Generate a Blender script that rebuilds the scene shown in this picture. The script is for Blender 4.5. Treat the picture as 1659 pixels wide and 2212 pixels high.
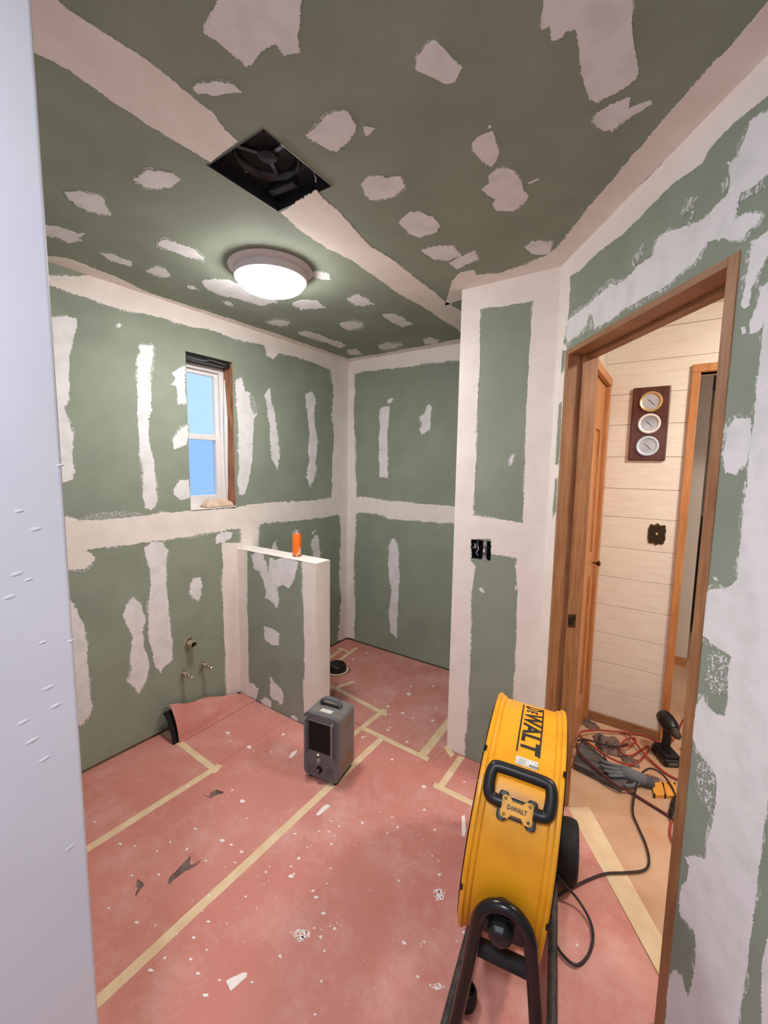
import bpy, bmesh, math, random
from mathutils import Vector, Matrix, noise
from mathutils.geometry import tessellate_polygon, delaunay_2d_cdt

for o in list(bpy.data.objects):
    bpy.data.objects.remove(o, do_unlink=True)
scene = bpy.context.scene
COL = scene.collection
random.seed(4)

# ------------------------------------------------------------------ camera
W, HH = 1659, 2212
FPX = 912.04
CAM = Vector((2.3537, -2.8615, 1.5614))
YAW, PITCH, ROLL = 0.6014, -0.1071, 0.0152
_f = Vector((-math.sin(YAW) * math.cos(PITCH), math.cos(YAW) * math.cos(PITCH), math.sin(PITCH)))
_r = Vector((math.cos(YAW), math.sin(YAW), 0))
_u = _r.cross(_f)
CR = math.cos(ROLL) * _r + math.sin(ROLL) * _u
CU = -math.sin(ROLL) * _r + math.cos(ROLL) * _u
cam_data = bpy.data.cameras.new('camera')
cam = bpy.data.objects.new('camera', cam_data)
COL.objects.link(cam)
cam_data.sensor_fit = 'VERTICAL'
cam_data.sensor_height = 36.0
cam_data.lens = FPX * 36.0 / HH
cam_data.clip_start = 0.02
cam.matrix_world = Matrix(((CR.x, CU.x, -_f.x, CAM.x), (CR.y, CU.y, -_f.y, CAM.y),
                           (CR.z, CU.z, -_f.z, CAM.z), (0, 0, 0, 1)))
scene.camera = cam

# ------------------------------------------------------------------ world, exposure, lamp strengths
world = bpy.data.worlds.new('world')
scene.world = world
world.use_nodes = True
bg = world.node_tree.nodes['Background']
bg.inputs['Color'].default_value = (0.50, 0.76, 1.0, 1)
bg.inputs['Strength'].default_value = 0.54
vs = scene.view_settings
vs.view_transform = 'Standard'
vs.look = 'None'
vs.gamma = 1.0
vs.use_curve_mapping = False
vs.exposure = 1.12
MAIN_LAMP = (43.0, (1.0, 0.97, 0.955))
HALL_LAMP = (60.0, (1.0, 0.92, 0.83))
REAR_FILL = (60.0, (0.87, 0.92, 1.0))

# ------------------------------------------------------------------ geometry of the place (metres)
H = 2.44
RA, RB, RC = 0.8336, 1.4129, 1.878      # return wall: y = -RA, from x = RB to x = RC
PHI = -0.9257                           # direction of the door wall, starting at (RC, -RA)
DD = Vector((math.cos(PHI), math.sin(PHI), 0))
DN = Vector((-math.sin(PHI), math.cos(PHI), 0))   # pointing away from the bathroom
DO = Vector((RC, -RA, 0))
HALL_Y = -0.043

def ray(x, y):
    return ((x - W / 2) / FPX) * CR - ((y - HH / 2) / FPX) * CU + _f
def hit(x, y, n, q):
    d = ray(x, y); n = Vector(n)
    return CAM + d * ((Vector(q) - CAM).dot(n) / d.dot(n))
def FL(x, y, z=0.0): return hit(x, y, (0, 0, 1), (0, 0, z))
def PL(x, y): return hit(x, y, (1, 0, 0), (0, 0, 0))
def PB(x, y): return hit(x, y, (0, 1, 0), (0, 0, 0))
def PR(x, y): return hit(x, y, (0, 1, 0), (0, -RA, 0))
def PD(x, y): return hit(x, y, DN, DO)
def PHW(x, y): return hit(x, y, (0, 1, 0), (0, -1.14, 0))
def PC(x, y): return FL(x, y, H)
def PY(x, y, yy): return hit(x, y, (0, 1, 0), (0, yy, 0))
def PX(x, y, xx): return hit(x, y, (1, 0, 0), (xx, 0, 0))
def dpt(t, off, z): return DO + DD * t + DN * off + Vector((0, 0, z))

# ------------------------------------------------------------------ materials
def new_mat(name):
    m = bpy.data.materials.new(name); m.use_nodes = True
    nt = m.node_tree; b = nt.nodes['Principled BSDF']
    return m, nt, b
def srgb(c):
    def f(v):
        v /= 255.0
        return v / 12.92 if v <= 0.04045 else ((v + 0.055) / 1.055) ** 2.4
    return (f(c[0]), f(c[1]), f(c[2]), 1)
def mat(name, col, rough=0.6, metal=0.0, var=0.08, scale=30.0, bump=0.0, bscale=120.0, stretch=None, col2=None,
        lo=0.35, hi=0.65, spec=0.5, detail=4.0):
    """principled material whose colour wanders between col and col2 with noise"""
    m, nt, b = new_mat(name)
    N, L = nt.nodes, nt.links
    c1 = srgb(col)
    c2 = srgb(col2) if col2 else tuple(v * (1 - var) for v in c1[:3]) + (1,)
    tc = N.new('ShaderNodeTexCoord'); mp = N.new('ShaderNodeMapping')
    if stretch: mp.inputs['Scale'].default_value = stretch
    L.new(tc.outputs['Object'], mp.inputs['Vector'])
    nz = N.new('ShaderNodeTexNoise'); nz.inputs['Scale'].default_value = scale; nz.inputs['Detail'].default_value = detail
    L.new(mp.outputs['Vector'], nz.inputs['Vector'])
    rp = N.new('ShaderNodeValToRGB')
    rp.color_ramp.elements[0].position = lo; rp.color_ramp.elements[0].color = c2
    rp.color_ramp.elements[1].position = hi; rp.color_ramp.elements[1].color = c1
    L.new(nz.outputs['Fac'], rp.inputs['Fac']); L.new(rp.outputs['Color'], b.inputs['Base Color'])
    b.inputs['Roughness'].default_value = rough; b.inputs['Metallic'].default_value = metal
    b.inputs['Specular IOR Level'].default_value = spec
    if bump:
        n2 = N.new('ShaderNodeTexNoise'); n2.inputs['Scale'].default_value = bscale; n2.inputs['Detail'].default_value = 5
        L.new(mp.outputs['Vector'], n2.inputs['Vector'])
        bp = N.new('ShaderNodeBump'); bp.inputs['Strength'].default_value = bump; bp.inputs['Distance'].default_value = 0.003
        L.new(n2.outputs['Fac'], bp.inputs['Height']); L.new(bp.outputs['Normal'], b.inputs['Normal'])
    return m
def emit_mat(name, col, strength):
    m, nt, b = new_mat(name)
    b.inputs['Base Color'].default_value = (0.9, 0.9, 0.9, 1)
    b.inputs['Emission Color'].default_value = (*col, 1)
    b.inputs['Emission Strength'].default_value = strength
    return m

M = {}
M['green'] = mat('green_board', (150, 159, 142), 0.85, scale=5, col2=(141, 150, 134), bump=0.12, bscale=260, spec=0.2)
M['compound'] = mat('joint_compound', (243, 234, 226), 0.8, scale=9, col2=(236, 226, 217), bump=0.12, bscale=60, spec=0.25)
M['skim'] = mat('skim_compound', (234, 231, 231), 0.8, scale=14, col2=(220, 219, 217), bump=0.1, bscale=70, spec=0.25, lo=0.3, hi=0.55)
M['speckle'] = mat('speckled_compound', (224, 224, 222), 0.85, scale=170, col2=(146, 153, 141), lo=0.52, hi=0.60, bump=0.3, bscale=130, spec=0.2)
M['scumble'] = mat('scraped_compound', (214, 213, 210), 0.85, scale=120, col2=(150, 158, 143), lo=0.47, hi=0.60, bump=0.2, bscale=130, spec=0.2, stretch=(1.0, 1.0, 0.7), detail=6)
M['smear'] = mat('smeared_compound', (240, 230, 225), 0.8, scale=110, col2=(212, 150, 138), lo=0.44, hi=0.50, spec=0.2, detail=6)
M['oldpaint'] = mat('old_wall_paint', (214, 213, 222), 0.5, scale=4, col2=(208, 207, 217), bump=0.35, bscale=9, spec=0.35)
M['paper'] = None
M['tape'] = mat('masking_tape', (231, 207, 170), 0.7, scale=14, col2=(222, 190, 152), spec=0.2)
M['wood'] = mat('door_wood', (172, 124, 84), 0.5, scale=9, stretch=(9, 9, 0.7), col2=(138, 92, 58), lo=0.3, hi=0.7, bump=0.08, bscale=40)
M['wood_h'] = mat('door_wood_cross', (168, 122, 84), 0.5, scale=9, stretch=(0.8, 0.8, 10), col2=(136, 92, 60), lo=0.3, hi=0.7, bump=0.08, bscale=40)
M['pine'] = mat('pine', (206, 146, 92), 0.45, scale=7, stretch=(8, 8, 0.8), col2=(178, 112, 62), lo=0.3, hi=0.7)
M['oldwood'] = mat('rough_stud', (190, 132, 94), 0.8, scale=8, stretch=(6, 6, 0.8), col2=(120, 70, 48), lo=0.3, hi=0.7, bump=0.3, bscale=60)
M['subfloor'] = mat('subfloor_plywood', (214, 178, 148), 0.75, scale=3.0, col2=(196, 150, 116), bump=0.05, bscale=90, spec=0.2)
M['shiplap'] = mat('whitewashed_board', (238, 229, 216), 0.6, scale=6, stretch=(1.0, 5, 9), col2=(230, 216, 200), lo=0.25, hi=0.6, bump=0.05, spec=0.25)
M['white'] = mat('white_vinyl', (238, 234, 232), 0.4, var=0.02)
M['whitewall'] = mat('white_wall', (226, 214, 202), 0.75, var=0.04, scale=4)
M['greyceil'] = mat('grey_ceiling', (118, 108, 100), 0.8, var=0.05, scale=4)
M['black'] = mat('black_plastic', (26, 25, 28), 0.38, var=0.2, scale=40)
M['rubber'] = mat('black_rubber', (32, 30, 32), 0.75, var=0.3, scale=60, bump=0.2, bscale=200)
M['blackmetal'] = mat('black_painted_steel', (20, 19, 21), 0.25, var=0.2, scale=20)
M['dusty'] = mat('dusty_steel', (74, 66, 60), 0.6, scale=40, col2=(40, 36, 35))
M['yellow'] = mat('yellow_drum_paint', (243, 166, 28), 0.38, scale=9, col2=(226, 146, 20), lo=0.25, hi=0.5)
M['yellowp'] = mat('yellow_plastic', (238, 168, 50), 0.45, var=0.08, scale=60)
M['print'] = mat('black_print', (30, 27, 25), 0.5, var=0.1)
M['sticker'] = mat('white_sticker', (232, 228, 220), 0.5, scale=160, stretch=(1, 1, 1), col2=(200, 196, 190))
M['grey'] = mat('grey_enamel', (98, 100, 106), 0.34, var=0.1, scale=20)
M['greytop'] = mat('grey_painted_steel', (122, 118, 114), 0.45, var=0.12, scale=12)
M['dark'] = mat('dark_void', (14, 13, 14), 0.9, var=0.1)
M['housing'] = mat('black_housing', (40, 40, 45), 0.28, var=0.25, scale=14)
M['steel'] = mat('bright_metal', (205, 202, 200), 0.3, metal=1.0, var=0.15, scale=50)
M['chrome'] = mat('chrome', (220, 214, 204), 0.2, metal=1.0, var=0.1)
M['brass'] = mat('aged_brass', (118, 88, 48), 0.4, metal=0.8, scale=40, col2=(70, 50, 28))
M['plaque'] = mat('dark_stained_wood', (104, 58, 44), 0.4, scale=6, stretch=(8, 8, 1), col2=(74, 36, 28), lo=0.3, hi=0.7)
M['pan'] = mat('lamp_pan', (206, 196, 196), 0.45, var=0.05)
M['orange'] = mat('orange_can', (255, 122, 30), 0.3, var=0.05, scale=20)
M['redcord'] = mat('red_cord', (168, 66, 54), 0.5, var=0.15, scale=20)
M['blackcord'] = mat('black_cord', (44, 34, 34), 0.5, var=0.2, scale=20)
M['glove'] = mat('grey_knit_glove', (112, 116, 122), 0.9, var=0.15, scale=90, bump=0.3, bscale=300)
M['plank'] = mat('weathered_grey_plank', (108, 104, 102), 0.85, scale=6, stretch=(1, 12, 12), col2=(66, 62, 62), bump=0.2)
M['rag'] = mat('grey_rag', (140, 116, 104), 0.9, scale=12, col2=(104, 84, 78))
M['cloth'] = mat('cream_cloth', (226, 200, 176), 0.9, scale=14, col2=(206, 174, 148))
M['ochre'] = mat('ochre_print', (176, 124, 74), 0.6, var=0.3, scale=60)
M['chip'] = mat('dried_compound', (240, 230, 224), 0.7, var=0.04)
M['pvc'] = mat('dusty_pipe', (176, 168, 146), 0.6, scale=60, col2=(140, 128, 104))
M['lighttan'] = mat('light_tan', (228, 196, 152), 0.7, var=0.08)

def paper_mat():
    m, nt, b = new_mat('red_rosin_paper')
    N, L = nt.nodes, nt.links
    tc = N.new('ShaderNodeTexCoord')
    def nz(sc, det=5, rough=0.6):
        n = N.new('ShaderNodeTexNoise'); n.inputs['Scale'].default_value = sc; n.inputs['Detail'].default_value = det
        n.inputs['Roughness'].default_value = rough
        L.new(tc.outputs['Object'], n.inputs['Vector']); return n
    def ramp(n, a, c, e0=(0, 0, 0, 1), e1=(1, 1, 1, 1)):
        r = N.new('ShaderNodeValToRGB'); r.color_ramp.elements[0].position = a; r.color_ramp.elements[1].position = c
        r.color_ramp.elements[0].color = e0; r.color_ramp.elements[1].color = e1
        L.new(n.outputs['Fac'], r.inputs['Fac']); return r
    base = ramp(nz(2.2, 6), 0.3, 0.7, srgb((198, 126, 113)), srgb((208, 141, 129)))
    dust = ramp(nz(3.1, 8, 0.75), 0.46, 0.80)
    mx = N.new('ShaderNodeMix'); mx.data_type = 'RGBA'
    mul = N.new('ShaderNodeMath'); mul.operation = 'MULTIPLY'; mul.inputs[1].default_value = 0.85
    L.new(dust.outputs['Color'], mul.inputs[0]); L.new(mul.outputs[0], mx.inputs['Factor'])
    L.new(base.outputs['Color'], mx.inputs['A']); mx.inputs['B'].default_value = srgb((226, 182, 172))
    sp = ramp(nz(45, 6, 0.7), 0.74, 0.78)
    zone = ramp(nz(4.5, 3), 0.45, 0.62)
    m2 = N.new('ShaderNodeMath'); m2.operation = 'MULTIPLY'
    L.new(sp.outputs['Color'], m2.inputs[0]); L.new(zone.outputs['Color'], m2.inputs[1])
    mx2 = N.new('ShaderNodeMix'); mx2.data_type = 'RGBA'
    L.new(m2.outputs[0], mx2.inputs['Factor']); L.new(mx.outputs['Result'], mx2.inputs['A'])
    mx2.inputs['B'].default_value = srgb((240, 222, 214))
    L.new(mx2.outputs['Result'], b.inputs['Base Color'])
    b.inputs['Roughness'].default_value = 0.72; b.inputs['Specular IOR Level'].default_value = 0.25
    bp = N.new('ShaderNodeBump'); bp.inputs['Strength'].default_value = 0.12; bp.inputs['Distance'].default_value = 0.004
    n3 = nz(14, 6); L.new(n3.outputs['Fac'], bp.inputs['Height']); L.new(bp.outputs['Normal'], b.inputs['Normal'])
    return m
M['paper'] = paper_mat()

def glass_mat(name, tint):
    m, nt, b = new_mat(name)
    for n in list(nt.nodes):
        if n.type != 'OUTPUT_MATERIAL': nt.nodes.remove(n)
    out = [n for n in nt.nodes if n.type == 'OUTPUT_MATERIAL'][0]
    tr = nt.nodes.new('ShaderNodeBsdfTransparent'); tr.inputs['Color'].default_value = (*tint, 1)
    gl = nt.nodes.new('ShaderNodeBsdfGlossy'); gl.inputs['Roughness'].default_value = 0.03
    ms = nt.nodes.new('ShaderNodeMixShader'); ms.inputs['Fac'].default_value = 0.05
    nt.links.new(tr.outputs[0], ms.inputs[1]); nt.links.new(gl.outputs[0], ms.inputs[2]); nt.links.new(ms.outputs[0], out.inputs['Surface'])
    return m
M['glass'] = glass_mat('window_glass', (1, 1, 1))
M['glass2'] = glass_mat('screened_glass', (0.80, 0.86, 0.99))

# ------------------------------------------------------------------ mesh helpers
class MB:
    def __init__(self): self.v = []; self.f = []
    def add(self, vs, fs):
        k = len(self.v); self.v += [Vector(p) for p in vs]; self.f += [tuple(i + k for i in q) for q in fs]; return self
    def box(self, a, b, mtx=None):
        x0, y0, z0 = a; x1, y1, z1 = b
        vs = [Vector(p) for p in ((x0, y0, z0), (x1, y0, z0), (x1, y1, z0), (x0, y1, z0), (x0, y0, z1), (x1, y0, z1), (x1, y1, z1), (x0, y1, z1))]
        if mtx: vs = [mtx @ p for p in vs]
        return self.add(vs, [(0, 3, 2, 1), (4, 5, 6, 7), (0, 1, 5, 4), (1, 2, 6, 5), (2, 3, 7, 6), (3, 0, 4, 7)])
    def hexa(self, p): return self.add(p, [(0, 3, 2, 1), (4, 5, 6, 7), (0, 1, 5, 4), (1, 2, 6, 5), (2, 3, 7, 6), (3, 0, 4, 7)])
    def prism(self, pts, off):
        """flat outline (3d points) thickened by the vector off"""
        pts = [Vector(p) for p in pts]; off = Vector(off)
        nn = Vector((0, 0, 0))
        for i in range(len(pts)): nn += pts[i - 1].cross(pts[i])
        nn = off.normalized() if abs(nn.normalized().dot(off.normalized())) < 0.05 else nn.normalized()
        x = nn.orthogonal().normalized(); y = nn.cross(x); o = pts[0]
        p2 = [Vector(((p - o).dot(x), (p - o).dot(y))) for p in pts]
        v2, _, tri, ov, _, _ = delaunay_2d_cdt(p2, [], [list(range(len(pts)))], 1, 1e-6)
        n = len(v2); k = len(self.v); base = []
        for i, q in enumerate(v2):
            if ov[i]: base.append(pts[ov[i][0]])
            else: base.append(o + x * q.x + y * q.y)
        self.v += base + [p + off for p in base]
        cnt = {}
        for t in tri:
            self.f.append(tuple(k + i for i in t)); self.f.append(tuple(k + n + i for i in reversed(t)))
            for a in range(len(t)):
                e = (t[a], t[(a + 1) % len(t)]); cnt[e] = cnt.get(e, 0) + 1
        for a, b in cnt:
            if (b, a) not in cnt: self.f.append((k + a, k + b, k + n + b, k + n + a))
        return self
    def tube(self, path, r, n=10, closed=False, cap=True):
        path = [Vector(p) for p in path]; m = len(path)
        rad = r if isinstance(r, (list, tuple)) else [r] * m
        up = Vector((0, 0, 1)); rings = []; prev = None
        for i, p in enumerate(path):
            if closed: t = path[(i + 1) % m] - path[i - 1]
            else: t = path[min(i + 1, m - 1)] - path[max(i - 1, 0)]
            t.normalize()
            if prev is None:
                a = up if abs(t.z) < 0.9 else Vector((1, 0, 0))
                x = t.cross(a).normalized()
            else:
                x = prev - t * prev.dot(t); x = x.normalized() if x.length > 1e-6 else t.orthogonal().normalized()
            prev = x; y = t.cross(x)
            rings.append([p + (x * math.cos(2 * math.pi * k / n) + y * math.sin(2 * math.pi * k / n)) * rad[i] for k in range(n)])
        k0 = len(self.v)
        for rg in rings: self.v += rg
        for i in range(m if closed else m - 1):
            j = (i + 1) % m
            for k in range(n):
                l = (k + 1) % n
                self.f.append((k0 + i * n + k, k0 + i * n + l, k0 + j * n + l, k0 + j * n + k))
        if cap and not closed:
            self.f.append(tuple(k0 + k for k in reversed(range(n)))); self.f.append(tuple(k0 + (m - 1) * n + k for k in range(n)))
        return self
    def lathe(self, prof, c, ax=(0, 0, 1), n=48, xd=None):
        """profile of (radius, height along ax) about the point c"""
        ax = Vector(ax).normalized(); x = Vector(xd).normalized() if xd else ax.orthogonal().normalized(); y = ax.cross(x); c = Vector(c)
        k0 = len(self.v); m = len(prof)
        for r, h in prof:
            for k in range(n):
                a = 2 * math.pi * k / n
                self.v.append(c + ax * h + (x * math.cos(a) + y * math.sin(a)) * max(r, 1e-5))
        for i in range(m - 1):
            for k in range(n):
                l = (k + 1) % n
                self.f.append((k0 + i * n + k, k0 + i * n + l, k0 + (i + 1) * n + l, k0 + (i + 1) * n + k))
        return self
    def build(self, name, material, parent=None, smooth=False, bevel=0.0, seg=2, local=False):
        base = Vector((0, 0, 0))
        if parent is not None:
            if not local: base = parent.matrix_basis.translation.copy()
            p = parent.parent
            while p is not None and not local:
                base += p.matrix_basis.translation; p = p.parent
        elif not local:
            xs = [p.x for p in self.v]; ys = [p.y for p in self.v]; zs = [p.z for p in self.v]
            base = Vector(((min(xs) + max(xs)) / 2, (min(ys) + max(ys)) / 2, min(zs)))
        me = bpy.data.meshes.new(name)
        me.from_pydata([tuple(p - base) for p in self.v], [], self.f)
        bm = bmesh.new(); bm.from_mesh(me)
        bmesh.ops.recalc_face_normals(bm, faces=bm.faces)
        bm.to_mesh(me); bm.free()
        me.materials.append(M[material] if isinstance(material, str) else material)
        if smooth:
            me.polygons.foreach_set('use_smooth', [True] * len(me.polygons))
            try: me.set_sharp_from_angle(angle=math.radians(40))
            except Exception: pass
        o = bpy.data.objects.new(name, me); COL.objects.link(o)
        if parent is not None: o.parent = parent
        elif not local: o.location = base
        if bevel:
            md = o.modifiers.new('bevel', 'BEVEL'); md.width = bevel; md.segments = seg; md.limit_method = 'ANGLE'
            md.harden_normals = False
        return o

def tag(o, label=None, cat=None, group=None, kind=None):
    if label: o['label'] = label
    if cat: o['category'] = cat
    if group: o['group'] = group
    if kind: o['kind'] = kind
    return o
def thing(name, label, cat, loc, rotz=0.0, group=None):
    o = bpy.data.objects.new(name, None); COL.objects.link(o)
    o.empty_display_size = 0.05
    o.matrix_basis = Matrix.Translation(Vector(loc)) @ Matrix.Rotation(rotz, 4, 'Z')
    return tag(o, label, cat, group)
def struct(o, label=None, cat=None):
    return tag(o, label, cat, kind='structure')
def smooth_path(pts, sub=6, closed=False):
    pts = [Vector(p) for p in pts]; n = len(pts); out = []
    rng = range(n) if closed else range(n - 1)
    for i in rng:
        p0 = pts[i - 1] if (closed or i > 0) else pts[0]; p1 = pts[i]; p2 = pts[(i + 1) % n]
        p3 = pts[(i + 2) % n] if (closed or i + 2 < n) else pts[-1]
        for k in range(sub):
            t = k / sub
            out.append(0.5 * ((2 * p1) + (p2 - p0) * t + (2 * p0 - 5 * p1 + 4 * p2 - p3) * t * t + (3 * p1 - p0 - 3 * p2 + p3) * t ** 3))
    if not closed: out.append(pts[-1])
    return out

# ragged outlines: measured in photo pixels, placed on their wall at real size
def ragged(pts, amp=2.4, step=4.0, seed=0.0, grow=0.0):
    n = len(pts); out = []
    area = sum(pts[i - 1][0] * pts[i][1] - pts[i][0] * pts[i - 1][1] for i in range(n))
    sg = 1.0 if area > 0 else -1.0
    for i in range(n):
        a = pts[i]; b = pts[(i + 1) % n]
        L = math.hypot(b[0] - a[0], b[1] - a[1]); m = max(1, int(L / step))
        nx, ny = (sg * (b[1] - a[1]) / L, -sg * (b[0] - a[0]) / L) if L > 0 else (0, 0)
        for k in range(m):
            t = k / m; x = a[0] + (b[0] - a[0]) * t; y = a[1] + (b[1] - a[1]) * t
            mk = min(1.0, max(0.0, noise.noise((x * 0.018, y * 0.018, seed + 40)) * 3.0 + 0.75))
            d = amp * (noise.noise((x * 0.035, y * 0.035, seed)) * 1.2 + noise.noise((x * 0.13, y * 0.13, seed + 9)) * 0.8
                       + mk * (noise.noise((x * 0.33, y * 0.33, seed + 20)) * 1.25 + noise.noise((x * 0.8, y * 0.8, seed + 30)) * 0.9))
            d += grow * max(0.0, 0.35 + 1.5 * noise.noise((x * 0.02, y * 0.02, seed + 60)))
            out.append((x + nx * d, y + ny * d))
    return out
_pk = [0]
def patch(wall, proj, pts, normal, clamp=None, material='compound', amp=2.4, name='compound_patch', lift=None, step=2.0, feather=0.0):
    _pk[0] += 1
    if lift is None: lift = 0.0010 + 0.00011 * (_pk[0] % 9)
    def outline(grow, seed):
        q = [proj(x, y) for x, y in ragged(pts, amp, step, seed, grow)]
        if clamp: q = [clamp(p) for p in q]
        r = []
        for p in q:
            if not r or (p - r[-1]).length > 4e-4: r.append(p)
        if (r[0] - r[-1]).length < 4e-4: r.pop()
        return r
    mb = MB().prism(outline(0.0, _pk[0] * 3.7), Vector(normal) * lift)
    nf = len(mb.f)
    if feather:                                   # thin scraped-out rim of the same compound
        mb.prism(outline(feather, _pk[0] * 3.7), Vector(normal) * (0.0003 + 0.00005 * (_pk[0] % 9)))
    o = mb.build(name, material, wall)
    if feather:
        o.data.materials.append(M['scumble'])
        for p in o.data.polygons[nf:]: p.material_index = 1
    return o
def Z(ox, oy, s, pts): return [(ox + x / s, oy + y / s) for x, y in pts]

# ================================================================== THE ROOM
def dbox(mb, t0, t1, o0, o1, z0, z1):
    return mb.hexa([dpt(t0, o0, z0), dpt(t1, o0, z0), dpt(t1, o1, z0), dpt(t0, o1, z0),
                    dpt(t0, o0, z1), dpt(t1, o0, z1), dpt(t1, o1, z1), dpt(t0, o1, z1)])
def prism_holes(outer, holes, off):
    mb = MB(); loops = [[Vector(p) for p in outer]] + [[Vector(p) for p in h] for h in holes]
    tri = tessellate_polygon(loops); flat = [p for l in loops for p in l]; n = len(flat); off = Vector(off)
    mb.v = flat + [p + off for p in flat]
    for t in tri:
        mb.f.append(tuple(t)); mb.f.append(tuple(n + i for i in reversed(t)))
    k = 0
    for l in loops:
        m = len(l)
        for i in range(m): mb.f.append((k + i, k + (i + 1) % m, n + k + (i + 1) % m, n + k + i))
        k += m
    return mb

T_END = 2.62
DE = dpt(T_END, 0, 0)
GAP = 0.013
# floor
floor = struct(MB().box((-0.3, -4.4, -0.12), (4.3, 3.2, -0.004)).build('floor', 'subfloor'), 'subfloor under the red protective paper and the hallway')
floor_hall = struct(MB().prism([dpt(0.02, 0.125, -0.004), dpt(T_END + .3, 0.125, -0.004), (4.1, -2.4, -0.004), (4.1, 3.0, -0.004), (1.7, 3.0, -0.004), (1.7, -0.7, -0.004)],
                    (0, 0, 0.0035)).build('floor_hall', 'subfloor'), 'bare tan plywood floor of the hallway')
# ceiling with the square cut-out for the extractor
FX0, FX1, FY0, FY1 = 1.146, 1.396, -2.053, -1.780
c = MB()
c.box((-0.2, -4.4, H), (FX0, 0.15, H + 0.1)); c.box((FX1, -4.4, H), (4.2, 0.15, H + 0.1))
c.box((FX0, -4.4, H), (FX1, FY0, H + 0.1)); c.box((FX0, FY1, H), (FX1, 0.15, H + 0.1))
ceiling = struct(c.build('ceiling', 'green'), 'green drywall ceiling with taped seams and compound patches')
# left wall with window opening
WY0, WY1, WZ0, WZ1 = -1.457, -1.145, 1.290, 2.200
c = MB()
c.box((-0.15, -2.75, GAP), (0, WY0, H)); c.box((-0.15, WY1, GAP), (0, 0.12, H))
c.box((-0.15, WY0, GAP), (0, WY1, WZ0)); c.box((-0.15, WY0, WZ1), (0, WY1, H))
wall_left = struct(c.build('wall_left', 'green'), 'green drywall wall with the small window')
MB().box((-0.15, -2.75, -0.004), (-0.03, 0.12, GAP)).build('sole_plate', 'dark', wall_left)
wall_back = struct(MB().box((0.0, 0, GAP), (RB + 0.1, 0.12, H)).build('wall_back', 'green'), 'green drywall end wall of the alcove')
MB().box((0.0, 0.03, -0.004), (RB + 0.1, 0.12, GAP)).build('sole_plate', 'dark', wall_back)
wall_alcove = struct(MB().box((RB, -RA + 0.1, 0), (RB + 0.1, 0, H)).build('wall_alcove', 'green'), 'side wall of the alcove')
OX0, OX1, OZ0, OZ1 = 1.508, 1.618, 1.098, 1.197       # electrical box cut-out
c = MB()
c.box((RB, -RA, 0), (OX0, -RA + 0.1, H)); c.box((OX1, -RA, 0), (RC + 0.03, -RA + 0.1, H))
c.box((OX0, -RA, 0), (OX1, -RA + 0.1, OZ0)); c.box((OX0, -RA, OZ1), (OX1, -RA + 0.1, H))
wall_return = struct(c.build('wall_return', 'green'), 'narrow drywall return wall with an open electrical box')
# door wall
JT0, JT1, JZ = 0.102, 0.932, 2.058
c = MB()
dbox(c, 0, JT0, 0, 0.115, 0, H); dbox(c, JT1, T_END, 0, 0.115, 0, H); dbox(c, JT0, JT1, 0, 0.115, JZ, H)
wall_door = struct(c.build('wall_door', 'green'), 'patched drywall wall around the wooden doorway')
# low partition
HWX, HWY0, HWY1, HWZ = 0.704, -1.14, -1.019, 1.006
wall_low = struct(MB().box((0, HWY0, 0), (HWX, HWY1, HWZ)).build('wall_low', 'green'), 'low drywall partition with a white compound cap')
# old painted wall in the foreground and the space behind the camera
EX, EY = 1.5, -2.5785
wall_front = struct(MB().prism([(-0.15, EY - 0.12, 0), (EX - 0.12, EY - 0.12, 0), (EX - 0.12, -4.3, 0), (EX, -4.3, 0), (EX, EY, 0), (-0.15, EY, 0)], (0, 0, H))
                    .build('wall_front', 'oldpaint', bevel=0.006, seg=3), 'old pale painted wall corner close on the left')
wall_rear = struct(MB().box((EX - 0.12, -4.4, 0), (DE.x + 0.2, -4.3, H)).build('wall_rear', 'oldpaint'), 'wall behind the viewpoint')
wall_right = struct(MB().box((DE.x, -4.3, 0), (DE.x + 0.1, DE.y + 0.02, H)).build('wall_right', 'oldpaint'), 'side wall behind the viewpoint')
# hallway
DX0, DX1, DZ = 2.42, 3.20, 2.078
c = MB()
c.box((1.7, HALL_Y + 0.012, 0), (DX0, 0.075, H)); c.box((DX1, HALL_Y + 0.012, 0), (4.1, 0.075, H)); c.box((DX0, HALL_Y + 0.012, DZ), (DX1, 0.075, H))
wall_hall = struct(c.build('wall_hall', 'whitewall'), 'hallway wall clad in whitewashed horizontal boards')
zs = [0.055, 0.222, 0.39, 0.571, 0.749, 0.924, 1.104, 1.288, 1.455, 1.638, 1.821, 1.993, 2.17, 2.34, H]
for a, b in zip(zs[:-1], zs[1:]):
    x1 = DX0 - 0.033 if b < 2.18 else 4.0
    if a < DZ < b:      # notched around the doorway head
        MB().prism([(1.972, HALL_Y, a + .001), (x1, HALL_Y, a + .001), (x1, HALL_Y, DZ + .043), (4.0, HALL_Y, DZ + .043), (4.0, HALL_Y, b - .001), (1.972, HALL_Y, b - .001)], (0, .012, 0)).build('board', 'shiplap', wall_hall)
        continue
    o = MB().box((1.972, HALL_Y, a + 0.001), (x1, HALL_Y + 0.012, b - 0.001)).build('board', 'shiplap', wall_hall, bevel=0.0012, seg=1)
wall_hall_left = struct(MB().box((1.75, -0.735, 0), (1.972, HALL_Y, H)).build('wall_hall_left', 'whitewall'), 'hallway side wall holding the pine door')
wall_hall_right = struct(MB().box((4.0, -3.3, 0), (4.1, 3.0, H)).build('wall_hall_right', 'whitewall'), 'far side wall of the hallway')
wall_hall_end = struct(MB().box((DE.x + 0.1, -3.3, 0), (4.0, -3.2, H)).build('wall_hall_end', 'whitewall'), 'end wall of the hallway')
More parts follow.
